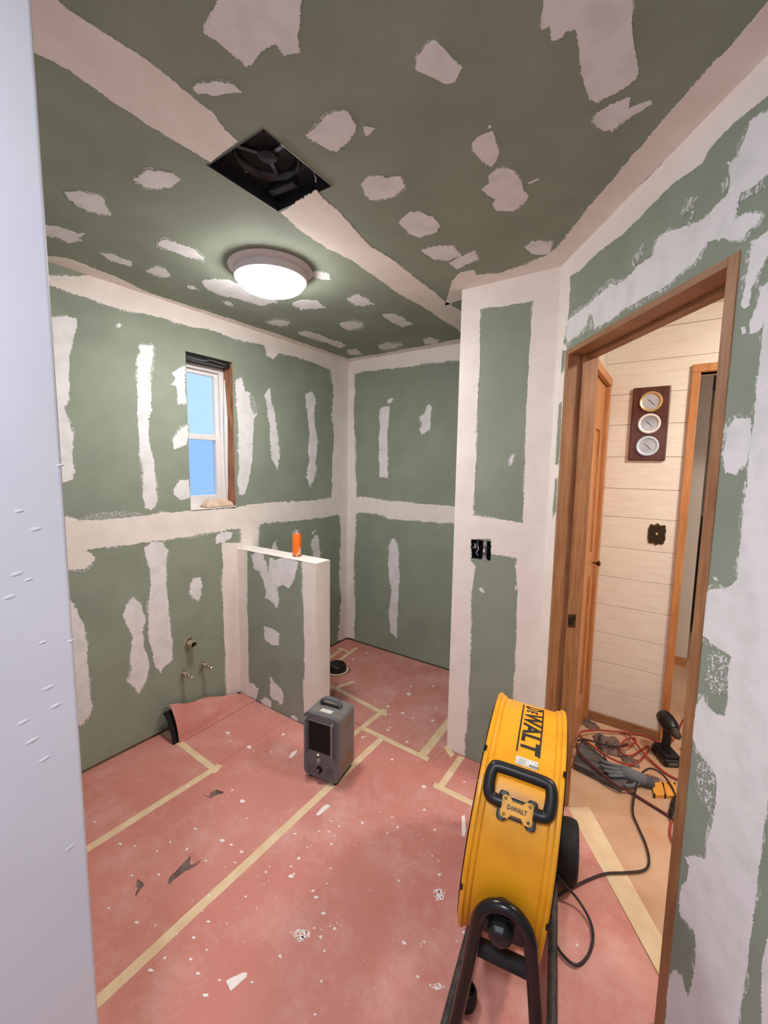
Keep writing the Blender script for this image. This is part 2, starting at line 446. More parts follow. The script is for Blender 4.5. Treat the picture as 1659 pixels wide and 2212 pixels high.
struct(MB().prism([dpt(0.0, 0.116, H - 0.02), dpt(T_END + .25, 0.116, H - 0.02), (4.0, -3.1, H - 0.02), (4.0, HALL_Y, H - 0.02), (1.95, HALL_Y, H - 0.02), (1.95, -0.72, H - 0.02)],
              (0, 0, 0.0195)).build('ceiling_hall', 'whitewall'), 'hallway ceiling')
struct(MB().box((1.7, HALL_Y + 0.02, 0), (4.1, HALL_Y + 0.07, 0.0)).build('trim_9', 'wood')) if False else None
o = MB().box((1.972, HALL_Y - 0.014, 0), (DX0 - 0.033, HALL_Y, 0.058)).build('baseboard_hall', 'wood_h', bevel=0.003)
struct(o, 'brown wooden baseboard below the whitewashed boards')
# room beyond the hallway
wall_beyond = struct(MB().box((2.1, 1.2, 0), (2.535, 1.3, 2.42)).build('wall_beyond', 'whitewall'), 'pale wall end seen through the hallway doorway')
MB().box((2.1, 1.185, 0), (2.535, 1.2, 0.07)).build('base_board', 'pine', wall_beyond)
struct(MB().box((1.6, 2.9, 0), (4.1, 3.0, 2.45)).build('wall_beyond_back', 'whitewall'), 'far wall of the room beyond the hallway')
struct(MB().box((1.6, 0.075, 0), (1.7, 3.0, 2.45)).build('wall_beyond_left', 'whitewall'), 'side wall of the room beyond the hallway')
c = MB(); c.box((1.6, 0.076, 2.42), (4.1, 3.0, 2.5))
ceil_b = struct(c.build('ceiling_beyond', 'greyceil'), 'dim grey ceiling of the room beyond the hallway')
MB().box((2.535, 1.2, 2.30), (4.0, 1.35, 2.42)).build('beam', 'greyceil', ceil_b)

# ------------------------------------------------------------------ floor paper, one sheet per strip, with torn holes
def tear(pts, seed): return [Vector((p.x, p.y, -0.004)) for p in (FL(x, y) for x, y in ragged(pts, 0.9, 3.0, seed))]
t1 = tear(Z(430, 1690, 23.7, [(480, 840), (560, 720), (620, 500), (720, 460), (860, 380), (980, 385), (1090, 450), (1280, 480), (1180, 570), (980, 610), (760, 700), (600, 800)]), 1)
t2 = tear(Z(280, 1820, 10.37, [(860, 900), (900, 780), (1040, 620), (1190, 470), (1320, 330), (1390, 300), (1350, 400), (1350, 510), (1420, 510), (1580, 460), (1480, 530), (1350, 610), (1230, 650), (1100, 750), (960, 860), (900, 940)]), 2)
t3 = tear(Z(280, 1820, 10.37, [(150, 880), (190, 820), (240, 870), (310, 905), (310, 970), (250, 1030), (190, 1120), (130, 1220), (125, 1150), (180, 1020), (150, 980), (60, 1010), (150, 965)]), 3)
flange_c = Vector((0.315, -0.50, 0))
hole = [Vector((flange_c.x + 0.105 * math.cos(a), flange_c.y + 0.105 * math.sin(a), -0.004)) for a in [2 * math.pi * k / 40 for k in range(40)]]
S0, S1 = 0.493, 1.083
zz = -0.004
dA, dB = dpt(0.0, 0.125, zz), dpt(T_END, 0.125, zz)
xl = 0.002
def line_y(x): return dA.y + (x - dA.x) * (dB.y - dA.y) / (dB.x - dA.x)
sheets = [
    ([(xl, -2.57, zz), (S0, -2.57, zz), (S0, -1.665, zz), (0.19, -1.665, zz), (xl, -1.665, zz)], []),
    ([(xl, -1.661, zz), (S0, -1.661, zz), (S0, -1.145, zz), (xl, -1.145, zz)], []),
    ([(S0 + 0.002, -2.57, zz), (S1, -2.57, zz), (S1, -0.95, zz), (HWX + 0.004, -0.95, zz), (HWX + 0.004, -1.145, zz), (S0 + 0.002, -1.145, zz)], [t1, t2, t3]),
    ([(xl, -1.012, zz), (HWX + 0.004, -1.012, zz), (HWX + 0.004, -0.945, zz), (RB - 0.002, -0.945, zz), (RB - 0.002, -0.003, zz), (xl, -0.003, zz)], [hole]),
    ([(S1 + 0.002, -2.57, zz), (EX + 0.005, -2.57, zz), (EX + 0.005, -4.29, zz), (DE.x - 0.01, -4.29, zz), (DE.x - 0.01, DE.y, zz), dA, (RC - 0.02, -RA - 0.003, zz), (RB - 0.001, -RA - 0.003, zz), (RB - 0.001, -0.949, zz), (S1 + 0.002, -0.949, zz)], []),
]
for out, hs in sheets:
    prism_holes(out, hs, (0, 0, 0.004)).build('paper_sheet', 'paper', floor)
MB().box((0, -2.57, -0.0045), (EX, -0.3, -0.0035)).build('underlay', mat('grey_underlay', (132, 112, 106), 0.8, scale=20, col2=(84, 66, 62)), floor)

# ------------------------------------------------------------------ window
win = thing('window_1', 'small white double hung window in an unfinished opening', 'window', (-0.1, (WY0 + WY1) / 2, WZ0)); win['kind'] = 'structure'
del win['category']
fx1 = -0.088; fx0 = -0.145
wy0, wy1 = -1.50, -1.150
def wframe(y0, y1, z0, z1, th, x0, x1, name, bev=0.003, thb=None):
    thb = thb or th
    mb = MB(); mb.box((x0, y0, z0), (x1, y0 + th, z1)); mb.box((x0, y1 - th, z0), (x1, y1, z1))
    mb.box((x0, y0 + th, z0), (x1, y1 - th, z0 + thb)); mb.box((x0, y0 + th, z1 - th), (x1, y1 - th, z1))
    return mb.build(name, 'white', win, bevel=bev)
wframe(wy0, wy1, 1.292, 2.165, 0.030, fx0, fx1, 'window_frame', thb=0.022)
wframe(wy0 + .03, wy1 - .03, 1.72, 2.135, 0.024, fx0 + .002, fx1 - .022, 'upper_sash')
wframe(wy0 + .03, wy1 - .03, 1.314, 1.745, 0.034, fx0 + .012, fx1 - .006, 'lower_sash', thb=0.05)
MB().box((fx0 + .01, wy0 + .05, 1.74), (fx0 + .014, wy1 - .05, 2.115)).build('glass_pane', 'glass', win)
MB().box((fx0 + .022, wy0 + .06, 1.36), (fx0 + .026, wy1 - .06, 1.715)).build('glass_pane', 'glass2', win)
mb = MB().box((-0.142, WY1 - 0.0045, WZ0 + 0.002), (-0.002, WY1 + 0.002, WZ1 - 0.004)); mb.build('side_stud', 'oldwood', win)
MB().tube([(-0.08, WY1 - 0.006, 1.33), (-0.075, WY1 - 0.010, 1.6), (-0.066, WY1 - 0.013, 1.85), (-0.08, WY1 - 0.006, 2.10)], [0.004, 0.012, 0.012, 0.003], 8).build('foam_strip', 'white', win, smooth=True)
MB().box((-0.142, WY0, WZ1 - 0.035), (-0.02, WY1 - 0.006, WZ1 - 0.002)).build('header_plate', 'housing', win)
MB().tube(smooth_path([(-0.018, WY0 + .02, 2.176), (-0.014, WY0 + .12, 2.174), (-0.012, WY0 + .17, 2.185), (-0.014, WY0 + .27, 2.178)]), 0.004, 8).build('header_clip', 'steel', win, smooth=True)
mb = MB().box((-0.145, WY0 - 0.004, WZ0 - 0.004), (0.006, WY1 + .002, WZ0 + 0.002)); mb.build('sill_board', 'compound', win)
# closes the wall beside the frame
MB().box((-0.149, WY0 - 0.06, WZ0 - 0.02), (-0.146, WY0 - 0.045, WZ1 + .02)).build('jamb_strip', 'white', win)
# crumpled cloth on the sill
def crumple(name, cx, cy, cz, lx, ly, hz, seed, material, nx=26, ny=18, parent=None):
    mb = MB()
    for i in range(nx + 1):
        for j in range(ny + 1):
            u = i / nx * 2 - 1; v = j / ny * 2 - 1
            e = max(0, 1 - max(abs(u), abs(v)) ** 4)
            n1 = noise.noise((u * 2.2 + seed, v * 2.2, seed)); n2 = noise.noise((u * 5 + seed, v * 5, seed + 4))
            h = hz * e * (0.45 + 0.55 * abs(n1) * 1.6 + 0.25 * n2)
            wob = 0.12 * noise.noise((u * 2, v * 2, seed + 8))
            mb.v.append(Vector((cx + (u + wob) * lx, cy + (v - wob) * ly, cz + max(0.0006, h))))
    for i in range(nx):
        for j in range(ny):
            a = i * (ny + 1) + j; mb.f.append((a, a + 1, a + ny + 2, a + ny + 1))
    n = len(mb.v)
    o = mb.build(name, material, parent, smooth=True)
    md = o.modifiers.new('thick', 'SOLIDIFY'); md.thickness = 0.0008; md.offset = 1
    return o
o = crumple('crumpled_cloth', -0.042, -1.25, WZ0 + 0.0035, 0.040, 0.098, 0.062, 3.0, 'cloth')
tag(o, 'crumpled cream cloth lying on the window sill', 'cloth')

# ------------------------------------------------------------------ bathroom doorway (wooden frame without a door)
fr = thing('trim_1', 'brown wooden door frame set in the patched drywall', None, dpt((JT0 + JT1) / 2, 0.06, 0)); fr['kind'] = 'structure'
JW = 0.021; JD0, JD1 = -0.003, 0.128
dbox(MB(), JT0, JT0 + JW, JD0, JD1, 0, JZ - JW).build('side_jamb', 'wood', fr, bevel=0.001)
dbox(MB(), JT1 - 0.032, JT1, JD0, JD1, 0, JZ).build('side_jamb', 'wood', fr, bevel=0.001)
dbox(MB(), JT0, JT1 - 0.032, JD0, JD1, JZ - JW, JZ).build('head_jamb', 'wood_h', fr, bevel=0.001)
dbox(MB(), JT0 + JW, JT0 + JW + 0.013, 0.055, JD1 - .012, 0, JZ - JW).build('door_stop', 'wood', fr, bevel=0.0015)
dbox(MB(), JT0 + JW, JT1 - 0.032, 0.075, JD1 - .012, JZ - JW - 0.012, JZ - JW).build('door_stop', 'wood_h', fr, bevel=0.0015)
dbox(MB(), JT0 + JW + 0.0131, JT0 + JW + 0.0138, 0.060, 0.095, 0.865, 0.925).build('strike_plate', 'brass', fr)
dbox(MB(), JT0 + JW + 0.0136, JT0 + JW + 0.0143, 0.064, 0.080, 0.877, 0.913).build('latch_hole', 'dark', fr)
dbox(MB(), JT0 - .006, JT0 - .001, -0.004, 0.004, 0.02, JZ - 0.01).build('board_edge', 'lighttan', fr)

# ------------------------------------------------------------------ hallway door casing and pine door
cs = thing('trim_2', 'varnished pine casing of the hallway doorway', None, (2.40, HALL_Y - 0.01, 0)); cs['kind'] = 'structure'
MB().box((2.386, HALL_Y - 0.018, 0), (2.424, HALL_Y + 0.074, DZ)).build('side_casing', 'pine', cs, bevel=0.003)
MB().box((3.196, HALL_Y - 0.018, 0), (3.234, HALL_Y + 0.074, DZ)).build('side_casing', 'pine', cs, bevel=0.003)
MB().box((2.386, HALL_Y - 0.018, DZ), (3.234, HALL_Y + 0.074, DZ + 0.042)).build('head_casing', 'pine', cs, bevel=0.003)
d1 = thing('door_1', 'knotty pine door with its casing at the left end of the hallway', None, (1.98, -0.4, 0)); d1['kind'] = 'structure'
MB().box((1.973, -0.098, 0.005), (2.010, -0.046, 2.04)).build('side_casing', 'pine', d1, bevel=0.003)
MB().box((1.973, -0.73, 2.04), (2.014, -0.046, 2.085)).build('head_casing', 'pine', d1, bevel=0.003)
for y0, y1, z0, z1 in ((-0.72, -0.102, 0.01, 0.22), (-0.72, -0.102, 1.78, 2.035), (-0.72, -0.102, 0.95, 1.09)):
    MB().box((1.973, y0, z0), (1.988, y1, z1)).build('door_rail', 'pine', d1, bevel=0.002)
for y0, y1 in ((-0.20, -0.102), (-0.46, -0.36), (-0.72, -0.62)):
    MB().box((1.973, y0, 0.01), (1.989, y1, 2.035)).build('door_stile', 'pine', d1, bevel=0.002)
MB().box((1.9725, -0.72, 0.01), (1.978, -0.102, 2.03)).build('door_panel', 'pine', d1)
MB().lathe([(0.003, 0), (0.005, 0.006), (0.005, 0.02), (0.014, 0.026), (0.016, 0.036), (0.010, 0.043), (0.0, 0.044)], (1.989, -0.165, 1.02), (1, 0, 0), 20).build('door_knob', 'brass', d1, smooth=True)

# ================================================================== COMPOUND ON THE BOARDS
nC, nL, nB, nD, nH = (0, 0, -1), (1, 0, 0), (0, -1, 0), -DN, (0, -1, 0)
def clC(p): return p
def clL(p): return Vector((p.x, min(p.y, 0.002), min(max(p.z, GAP), H)))
def clB(p): return Vector((min(max(p.x, 0), RB + .05), p.y, min(max(p.z, GAP), H)))
def clR(p):
    return Vector((min(max(p.x, RB), RC + 0.01), p.y, min(max(p.z, 0.001), H)))
def clD(p):
    r = p - DO; t = min(max(r.dot(DD), -0.002), T_END)
    return DO + DD * t + Vector((0, 0, min(max(p.z, 0.001), H)))
def clH(p): return Vector((min(max(p.x, 0), HWX), p.y, min(max(p.z, 0.001), HWZ)))
A = lambda pts: Z(60, 0, 2.37, pts)
Bc = lambda pts: Z(700, 0, 2.37, pts)
Cw = lambda pts: Z(80, 600, 2.37, pts)
Dw = lambda pts: Z(80, 1100, 2.37, pts)
E_ = lambda pts: Z(680, 700, 2.765, pts)
F6 = lambda pts: Z(1150, 500, 3.159, pts)
G1 = lambda pts: Z(1459, 300, 3.685, pts)
G2 = lambda pts: Z(1459, 900, 3.685, pts)
G3 = lambda pts: Z(1399, 1500, 3.1067, pts)
HW_ = lambda pts: Z(480, 1140, 5.267, pts)
def cp(pts, m='skim', amp=2.2, name='compound_patch'): return patch(ceiling, PC, pts, nC, None, m, amp, name, feather=5 if amp > 2 else 2.5 if amp > 1.5 else 0)
# ceiling seam tape, both sides of the extractor opening
cp(A([(-60, -100), (100, -60), (155, 0), (200, 40), (330, 130), (480, 220), (600, 300), (740, 410), (860, 510), (960, 590), (1010, 660), (1075, 722), (935, 830), (840, 770), (700, 690), (560, 600), (420, 510), (300, 420), (200, 350), (100, 300), (30, 265), (-60, 200)]), 'compound', 1.6, 'seam_tape')
cp([(683, 410), (697, 427), (738, 462), (772, 502), (801, 532), (843, 557), (886, 591), (924, 620), (953, 645), (995, 672), (1060, 720), (1060, 770), (993, 714), (960, 694), (928, 671), (890, 650), (856, 629), (827, 608), (784, 578), (757, 560), (718, 542), (651, 498), (606, 458)], 'compound', 1.6, 'seam_tape')
# ceiling patches
for pts in (
    A([(980, -80), (975, 0), (940, 60), (900, 130), (905, 170), (960, 200), (1030, 260), (1080, 300), (1120, 340), (1150, 320), (1190, 265), (1230, 240), (1270, 215), (1290, 250), (1310, 280), (1390, 265), (1385, 190), (1395, 100), (1400, 0), (1390, -80)]),
    A([(850, 450), (880, 430), (960, 415), (1050, 430), (1095, 470), (960, 485), (870, 475)]),
    A([(540, 915), (580, 890), (620, 868), (680, 878), (740, 885), (780, 920), (730, 955), (670, 968), (600, 955)]),
    A([(190, 980), (260, 978), (375, 1005), (425, 1100), (380, 1090), (330, 1085), (250, 1050), (210, 1020)]),
    A([(60, 1150), (100, 1150), (160, 1160), (220, 1180), (260, 1200), (290, 1195), (250, 1215), (280, 1230), (210, 1240), (150, 1210), (60, 1200)]),
    A([(660, 1245), (690, 1225), (760, 1240), (830, 1265), (905, 1330), (850, 1320), (800, 1305), (770, 1295), (700, 1270)]),
    A([(365, 1290), (430, 1305), (535, 1335), (530, 1365), (470, 1350), (400, 1315)]),
    A([(605, 1385), (660, 1365), (700, 1375), (735, 1415), (680, 1418), (630, 1400)]),
    A([(890, 1440), (940, 1425), (1010, 1430), (1080, 1450), (1180, 1500), (1280, 1545), (1200, 1560), (1100, 1540), (1000, 1510), (920, 1480)]),
    A([(815, 1465), (850, 1468), (880, 1485), (840, 1482)]),
    A([(990, 1540), (1030, 1545), (1055, 1568), (1020, 1560)]),
    A([(1430, 1395), (1480, 1385), (1550, 1400), (1545, 1430), (1500, 1425), (1440, 1415)]),
    A([(1355, 1560), (1410, 1535), (1480, 1540), (1525, 1575), (1460, 1578), (1400, 1580)]),
    Cw([(1170, 225), (1220, 212), (1290, 225), (1280, 240), (1230, 248), (1190, 240)]),
    [(734, 700), (755, 695), (783, 698), (785, 706), (760, 712), (740, 708)],
    [(750, 646), (772, 636), (789, 643), (810, 658), (784, 662), (763, 654)],
    [(827, 681), (845, 677), (870, 686), (892, 700), (870, 706), (850, 698)],
    Cw([(1335, 280), (1380, 270), (1450, 295), (1520, 320), (1580, 345), (1560, 355), (1500, 340), (1430, 315), (1370, 300)]),
    E_([(190, 155), (250, 150), (300, 185), (240, 185), (200, 175)]),
    E_([(380, 130), (440, 115), (525, 120), (480, 140), (430, 155), (390, 150)]),
    E_([(640, 90), (690, 80), (750, 100), (720, 120), (660, 118)]),
    Bc([(475, 330), (480, 290), (520, 235), (565, 205), (600, 235), (650, 285), (685, 325), (708, 345), (690, 375), (670, 420), (620, 425), (570, 400), (510, 375), (475, 355)]),
    [(659, 291), (684, 270), (706, 249), (731, 240), (751, 240), (767, 266), (770, 278), (755, 300), (727, 328), (700, 316), (684, 306)],
    Bc([(200, 645), (260, 655), (235, 680), (215, 690)]),
    Bc([(755, 735), (780, 700), (830, 680), (863, 670), (880, 720), (898, 775), (880, 830), (850, 852), (800, 815), (765, 770)]),
    Bc([(805, 970), (850, 935), (840, 900), (880, 870), (940, 860), (980, 880), (1010, 930), (1020, 970), (1048, 1000), (1020, 1040), (970, 1075), (890, 1080), (865, 1045), (875, 1020), (840, 1000)]),
    Bc([(190, 940), (230, 905), (280, 895), (320, 910), (390, 900), (415, 955), (370, 990), (320, 1015), (260, 1028), (215, 1005)]),
    Bc([(385, 1140), (440, 1085), (500, 1085), (560, 1110), (598, 1155), (570, 1190), (490, 1215), (440, 1190)]),
    Bc([(500, 1282), (560, 1260), (660, 1255), (700, 1305), (640, 1330), (560, 1325), (530, 1310)]),
    Bc([(640, 1345), (700, 1310), (770, 1290), (790, 1330), (740, 1350), (680, 1375)]),
    Bc([(1030, 1265), (1060, 1240), (1110, 1230), (1170, 1235), (1150, 1300), (1100, 1305), (1060, 1295)]),
    Bc([(1125, -80), (1120, 0), (1110, 150), (1160, 115), (1165, 205), (1220, 190), (1245, 155), (1290, 150), (1300, 230), (1315, 330), (1330, 430), (1360, 510), (1400, 520), (1460, 490), (1540, 450), (1600, 400), (1610, 360), (1590, 250), (1575, 150), (1580, 0), (1580, -80)]),
    Bc([(1375, 620), (1400, 580), (1450, 545), (1520, 510), (1575, 490), (1560, 550), (1620, 530), (1675, 510), (1680, 530), (1560, 600), (1470, 668), (1420, 655)]),
): cp(pts)
cp(Bc([(1045, 935), (1100, 912), (1102, 918), (1050, 942)]), amp=0.6)
cp(Bc([(840, 648), (850, 640), (856, 650), (846, 656)]), amp=0.6)
# ceiling edges
cp([(960, 660), (978, 608), (995, 588), (1025, 583), (1029, 594), (1080, 590), (1126, 574), (1164, 559), (1194, 544), (1215, 520), (1240, 489), (1290, 426), (1324, 388), (1360, 344), (1429, 264), (1485, 199), (1517, 163), (1557, 121), (1582, 96), (1617, 52), (1657, 4), (1720, -60), (1800, 0), (1640, 160), (1400, 410), (1225, 585), (1210, 590), (1000, 645)], 'compound', 1.6, 'seam_tape')
cp([(60, 545), (105, 553), (144, 557), (199, 578), (262, 603), (313, 629), (376, 650), (427, 667), (503, 690), (600, 722), (680, 750), (751, 775), (840, 761), (993, 733), (1000, 750), (751, 790), (500, 702), (100, 575), (60, 560)], 'compound', 1.0, 'seam_tape')

# left wall
def lp(pts, m='skim', amp=2.2, name='compound_patch'): return patch(wall_left, PL, pts, nL, clL, m, amp, name, feather=4 if m != 'speckle' else 0)
lp(Cw([(-20, -60), (60, -10), (340, -10), (1600, 425), (1600, 480), (1510, 470), (1400, 430), (1310, 400), (1240, 380), (1210, 420), (1175, 400), (1160, 345), (1090, 330), (1000, 310), (900, 270), (780, 250), (700, 225), (560, 185), (450, 165), (330, 130), (200, 85), (80, 45), (-20, 20)]), 'compound', 2.0, 'seam_tape')
lp(Cw([(1505, 460), (1515, 600), (1510, 700), (1520, 800), (1515, 900), (1510, 1000), (1508, 1135), (1548, 1225), (1556, 1320), (1550, 1450), (1548, 1560), (1556, 1650), (1550, 1750), (1540, 1852), (1600, 1852), (1600, 430)]), 'compound', 2.0, 'seam_tape')
lp(Cw([(60, 1225), (150, 1220), (210, 1245), (330, 1235), (480, 1225), (640, 1205), (780, 1195), (1000, 1180), (1095, 1160), (1250, 1150), (1400, 1140), (1510, 1128), (1600, 1122), (1600, 1212), (1555, 1210), (1400, 1235), (1300, 1245), (1160, 1255), (1135, 1265), (1135, 1390), (1050, 1380), (1045, 1280), (900, 1305), (700, 1335), (500, 1365), (330, 1380), (250, 1395), (300, 1430), (275, 1460), (240, 1495), (160, 1495), (60, 1480)]), 'compound', 1.8, 'seam_tape')
lp(Dw([(945, 180), (970, 168), (1045, 172), (1060, 940), (1030, 955), (972, 965), (965, 800), (960, 700), (955, 560), (948, 400), (950, 300)]), 'compound', 1.6, 'seam_tape')
for pts in (
    Cw([(40, 200), (85, 200), (150, 195), (200, 210), (205, 250), (180, 320), (165, 400), (165, 620), (150, 640), (130, 660), (160, 720), (180, 800), (185, 1000), (180, 1025), (140, 1050), (60, 1060)]),
    Cw([(525, 345), (595, 352), (592, 400), (582, 480), (585, 600), (590, 690), (565, 720), (575, 820), (600, 960), (612, 1100), (615, 1160), (590, 1188), (560, 1180), (545, 1140), (545, 1000), (525, 900), (515, 760), (512, 560), (515, 460), (510, 420), (530, 380)]),
    Cw([(690, 490), (720, 470), (757, 455), (760, 640), (720, 640), (720, 600), (710, 550), (685, 548), (715, 515)]),
    Cw([(700, 815), (740, 770), (768, 755), (770, 855), (700, 880), (695, 840)]),
    Cw([(700, 1090), (730, 1040), (778, 1030), (780, 1130), (740, 1140), (700, 1110)]),
    Cw([(1017, 520), (1050, 505), (1060, 580), (1090, 590), (1120, 640), (1125, 690), (1108, 720), (1105, 880), (1090, 1000), (1060, 1110), (1035, 1112), (1028, 1050), (1035, 900), (1025, 700), (1018, 600)]),
    Cw([(1165, 600), (1190, 565), (1195, 620), (1215, 690), (1235, 820), (1238, 920), (1230, 985), (1205, 920), (1192, 840), (1185, 700), (1180, 680)]),
    Cw([(1375, 600), (1410, 577), (1425, 620), (1415, 680), (1425, 780), (1432, 900), (1425, 1010), (1398, 1078), (1385, 1040), (1390, 900), (1395, 800), (1385, 700)]),
    Cw([(413, 240), (428, 240), (426, 252), (414, 252)]),
    Dw([(545, 195), (600, 165), (640, 168), (670, 210), (660, 300), (665, 420), (680, 560), (690, 680), (695, 770), (650, 810), (630, 840), (600, 800), (590, 740), (570, 660), (570, 520), (580, 420), (580, 300), (550, 230)]),
    Dw([(440, 540), (460, 490), (490, 450), (530, 490), (555, 560), (540, 640), (555, 730), (578, 800), (560, 880), (520, 945), (495, 910), (465, 880), (480, 840), (480, 740), (490, 650), (460, 600)]),
    Dw([(780, 390), (800, 355), (830, 350), (845, 390), (840, 440), (825, 475), (800, 455), (782, 430)]),
    Dw([(140, 480), (170, 470), (200, 510), (240, 590), (255, 700), (260, 830), (270, 950), (282, 1010), (270, 1060), (220, 1105), (150, 1110)]),
    Dw([(915, 140), (950, 115), (1000, 118), (995, 150), (950, 172), (915, 175)]),
    HW_([(560, 320), (570, 200), (620, 140), (605, 185), (630, 210), (640, 340)]),
    HW_([(1005, 75), (1065, 15), (1030, 80), (1010, 80)]),
    HW_([(1010, 190), (1050, 85), (1090, 100), (1105, 200), (1100, 420), (1050, 420), (1030, 250)]),
): lp(pts)
lp(Cw([(205, 1240), (240, 1215), (330, 1205), (420, 1195), (520, 1200), (560, 1215), (480, 1226), (330, 1238)]), 'speckle', 2.0)
lp(Cw([(1085, 590), (1108, 600), (1128, 690), (1110, 700), (1090, 650)]), 'speckle', 1.5)

# back wall
def bp_(pts, m='skim', amp=1.8, name='compound_patch'): return patch(wall_back, PB, pts, nB, clB, m, amp, name, feather=3)
bp_(E_([(180, 225), (880, 95), (900, 212), (860, 215), (650, 240), (520, 260), (420, 265), (300, 285), (236, 300), (240, 400), (232, 520), (240, 700), (245, 900), (250, 1030), (330, 1040), (430, 1055), (550, 1065), (700, 1080), (860, 1088), (860, 1190), (650, 1180), (520, 1170), (450, 1165), (400, 1140), (300, 1125), (245, 1130), (240, 1300), (235, 1500), (238, 1700), (240, 1880), (180, 1870)]), 'compound', 1.8, 'seam_tape')
for pts in (
    E_([(390, 510), (410, 490), (445, 492), (440, 600), (432, 680), (438, 760), (436, 915), (390, 915), (385, 800), (385, 620)]),
    E_([(665, 490), (685, 480), (700, 500), (690, 570), (685, 625), (640, 662), (630, 635), (645, 590), (630, 560), (660, 530)]),
    E_([(435, 460), (468, 445), (462, 455), (440, 472)]),
    E_([(445, 1330), (465, 1283), (490, 1310), (505, 1360), (500, 1450), (508, 1550), (495, 1680), (490, 1800), (490, 1875), (450, 1840), (445, 1740), (455, 1600), (440, 1440)]),
): bp_(pts)

# return wall
def rp_(pts, m='compound', amp=1.8, name='seam_tape'): return patch(wall_return, PR, pts, nB, clR, m, amp, name, feather=3)
rp_([(985, 625), (1100, 596), (1100, 659), (1038, 668), (1037, 736), (1036, 816), (1033, 845), (1031, 895), (1029, 1007), (1024, 1062), (1023, 1114), (1084, 1123), (1084, 1165), (1018, 1165), (1017, 1213), (1027, 1224), (1023, 1253), (1018, 1280), (1018, 1400), (1012, 1500), (1009, 1570), (1003, 1595), (1004, 1650), (955, 1650), (975, 1200), (990, 700)], amp=1.4)
rp_([(1090, 598), (1225, 562), (1215, 800), (1190, 1100), (1175, 1300), (1150, 1720), (1098, 1720), (1108, 1500), (1115, 1400), (1116, 1310), (1119, 1278), (1114, 1224), (1117, 1206), (1090, 1200), (1061, 1198), (1061, 1158), (1072, 1121), (1130, 1129), (1132, 1080), (1134, 990), (1136, 903), (1139, 863), (1141, 816), (1148, 700), (1152, 650), (1090, 661)], amp=1.4)
for pts in (E_([(982, 1575), (1000, 1580), (1015, 1605), (995, 1600)]), E_([(1195, 1560), (1210, 1575), (1202, 1592)]), E_([(1165, 800), (1190, 775), (1180, 830), (1160, 850)])):
    rp_(pts, 'skim', 0.8, 'compound_patch')

# low partition
def hp_(pts, m='skim', amp=1.6, name='compound_patch'): return patch(wall_low, PHW, pts, nH, clH, m, amp, name, feather=3)
hp_(HW_([(150, 200), (280, 235), (285, 800), (300, 1500), (305, 1915), (150, 1880)]), 'compound', 1.0, 'seam_tape')
hp_(HW_([(912, 360), (1100, 400), (1100, 2400), (945, 2400), (930, 2000), (920, 1740), (940, 1700), (935, 1300), (925, 900), (915, 650)]), 'compound', 1.0, 'seam_tape')
for pts in (
    HW_([(330, 320), (370, 285), (430, 280), (470, 300), (470, 360), (510, 410), (520, 500), (540, 340), (620, 370), (680, 345), (780, 360), (870, 390), (870, 420), (840, 500), (810, 600), (760, 690), (690, 655), (630, 680), (640, 760), (650, 830), (620, 910), (570, 850), (510, 800), (485, 810), (500, 720), (470, 590), (430, 500), (350, 450), (350, 380)]),
    HW_([(480, 1115), (560, 1150), (655, 1210), (645, 1340), (560, 1330), (480, 1270)]),
    HW_([(545, 1700), (600, 1770), (660, 1830), (690, 1880), (695, 1980), (660, 2015), (630, 1960), (580, 1960), (550, 1900)]),
    HW_([(305, 1760), (350, 1770), (410, 1840), (400, 1890), (385, 1950), (310, 1910)]),
    HW_([(430, 1960), (490, 1930), (555, 1980), (555, 2050), (480, 2010)]),
    HW_([(780, 2140), (830, 2140), (860, 2190), (855, 2240), (790, 2190)]),
): hp_(pts)
MB().box((0, HWY0 - 0.002, HWZ), (HWX + 0.002, HWY1 + 0.002, HWZ + 0.003)).build('cap_compound', 'compound', wall_low, bevel=0.002)
MB().box((HWX, HWY0 - 0.002, 0.001), (HWX + 0.003, HWY1 + 0.002, HWZ + 0.002)).build('end_compound', 'compound', wall_low, bevel=0.002)

# door wall
def dp_(pts, m='skim', amp=2.4, name='compound_patch'): return patch(wall_door, PD, pts, nD, clD, m, amp, name, feather=9 if amp > 2 and m != 'speckle' else 0)
dp_([(1200, 560), (1212, 572), (1400, 384), (1541, 237), (1622, 155), (1720, 55), (1720, 150), (1657, 208), (1613, 244), (1581, 271), (1552, 302), (1530, 325), (1517, 354), (1450, 400), (1353, 500), (1327, 519), (1292, 547), (1254, 582), (1232, 598), (1232, 627), (1227, 690), (1217, 742), (1224, 748), (1222, 790), (1205, 1100), (1185, 1400), (1160, 1800), (1120, 1800), (1150, 1500), (1190, 900)], 'compound', 1.6, 'seam_tape')
for pts in ([(1215, 757), (1226, 757), (1218, 801), (1212, 809)], [(1208, 873), (1214, 868), (1213, 943), (1207, 1003), (1200, 1003), (1205, 912)], [(1200, 1035), (1205, 1032), (1202, 1101), (1194, 1120), (1197, 1070)]):
    dp_(pts, 'green', 1.0, 'bare_board')
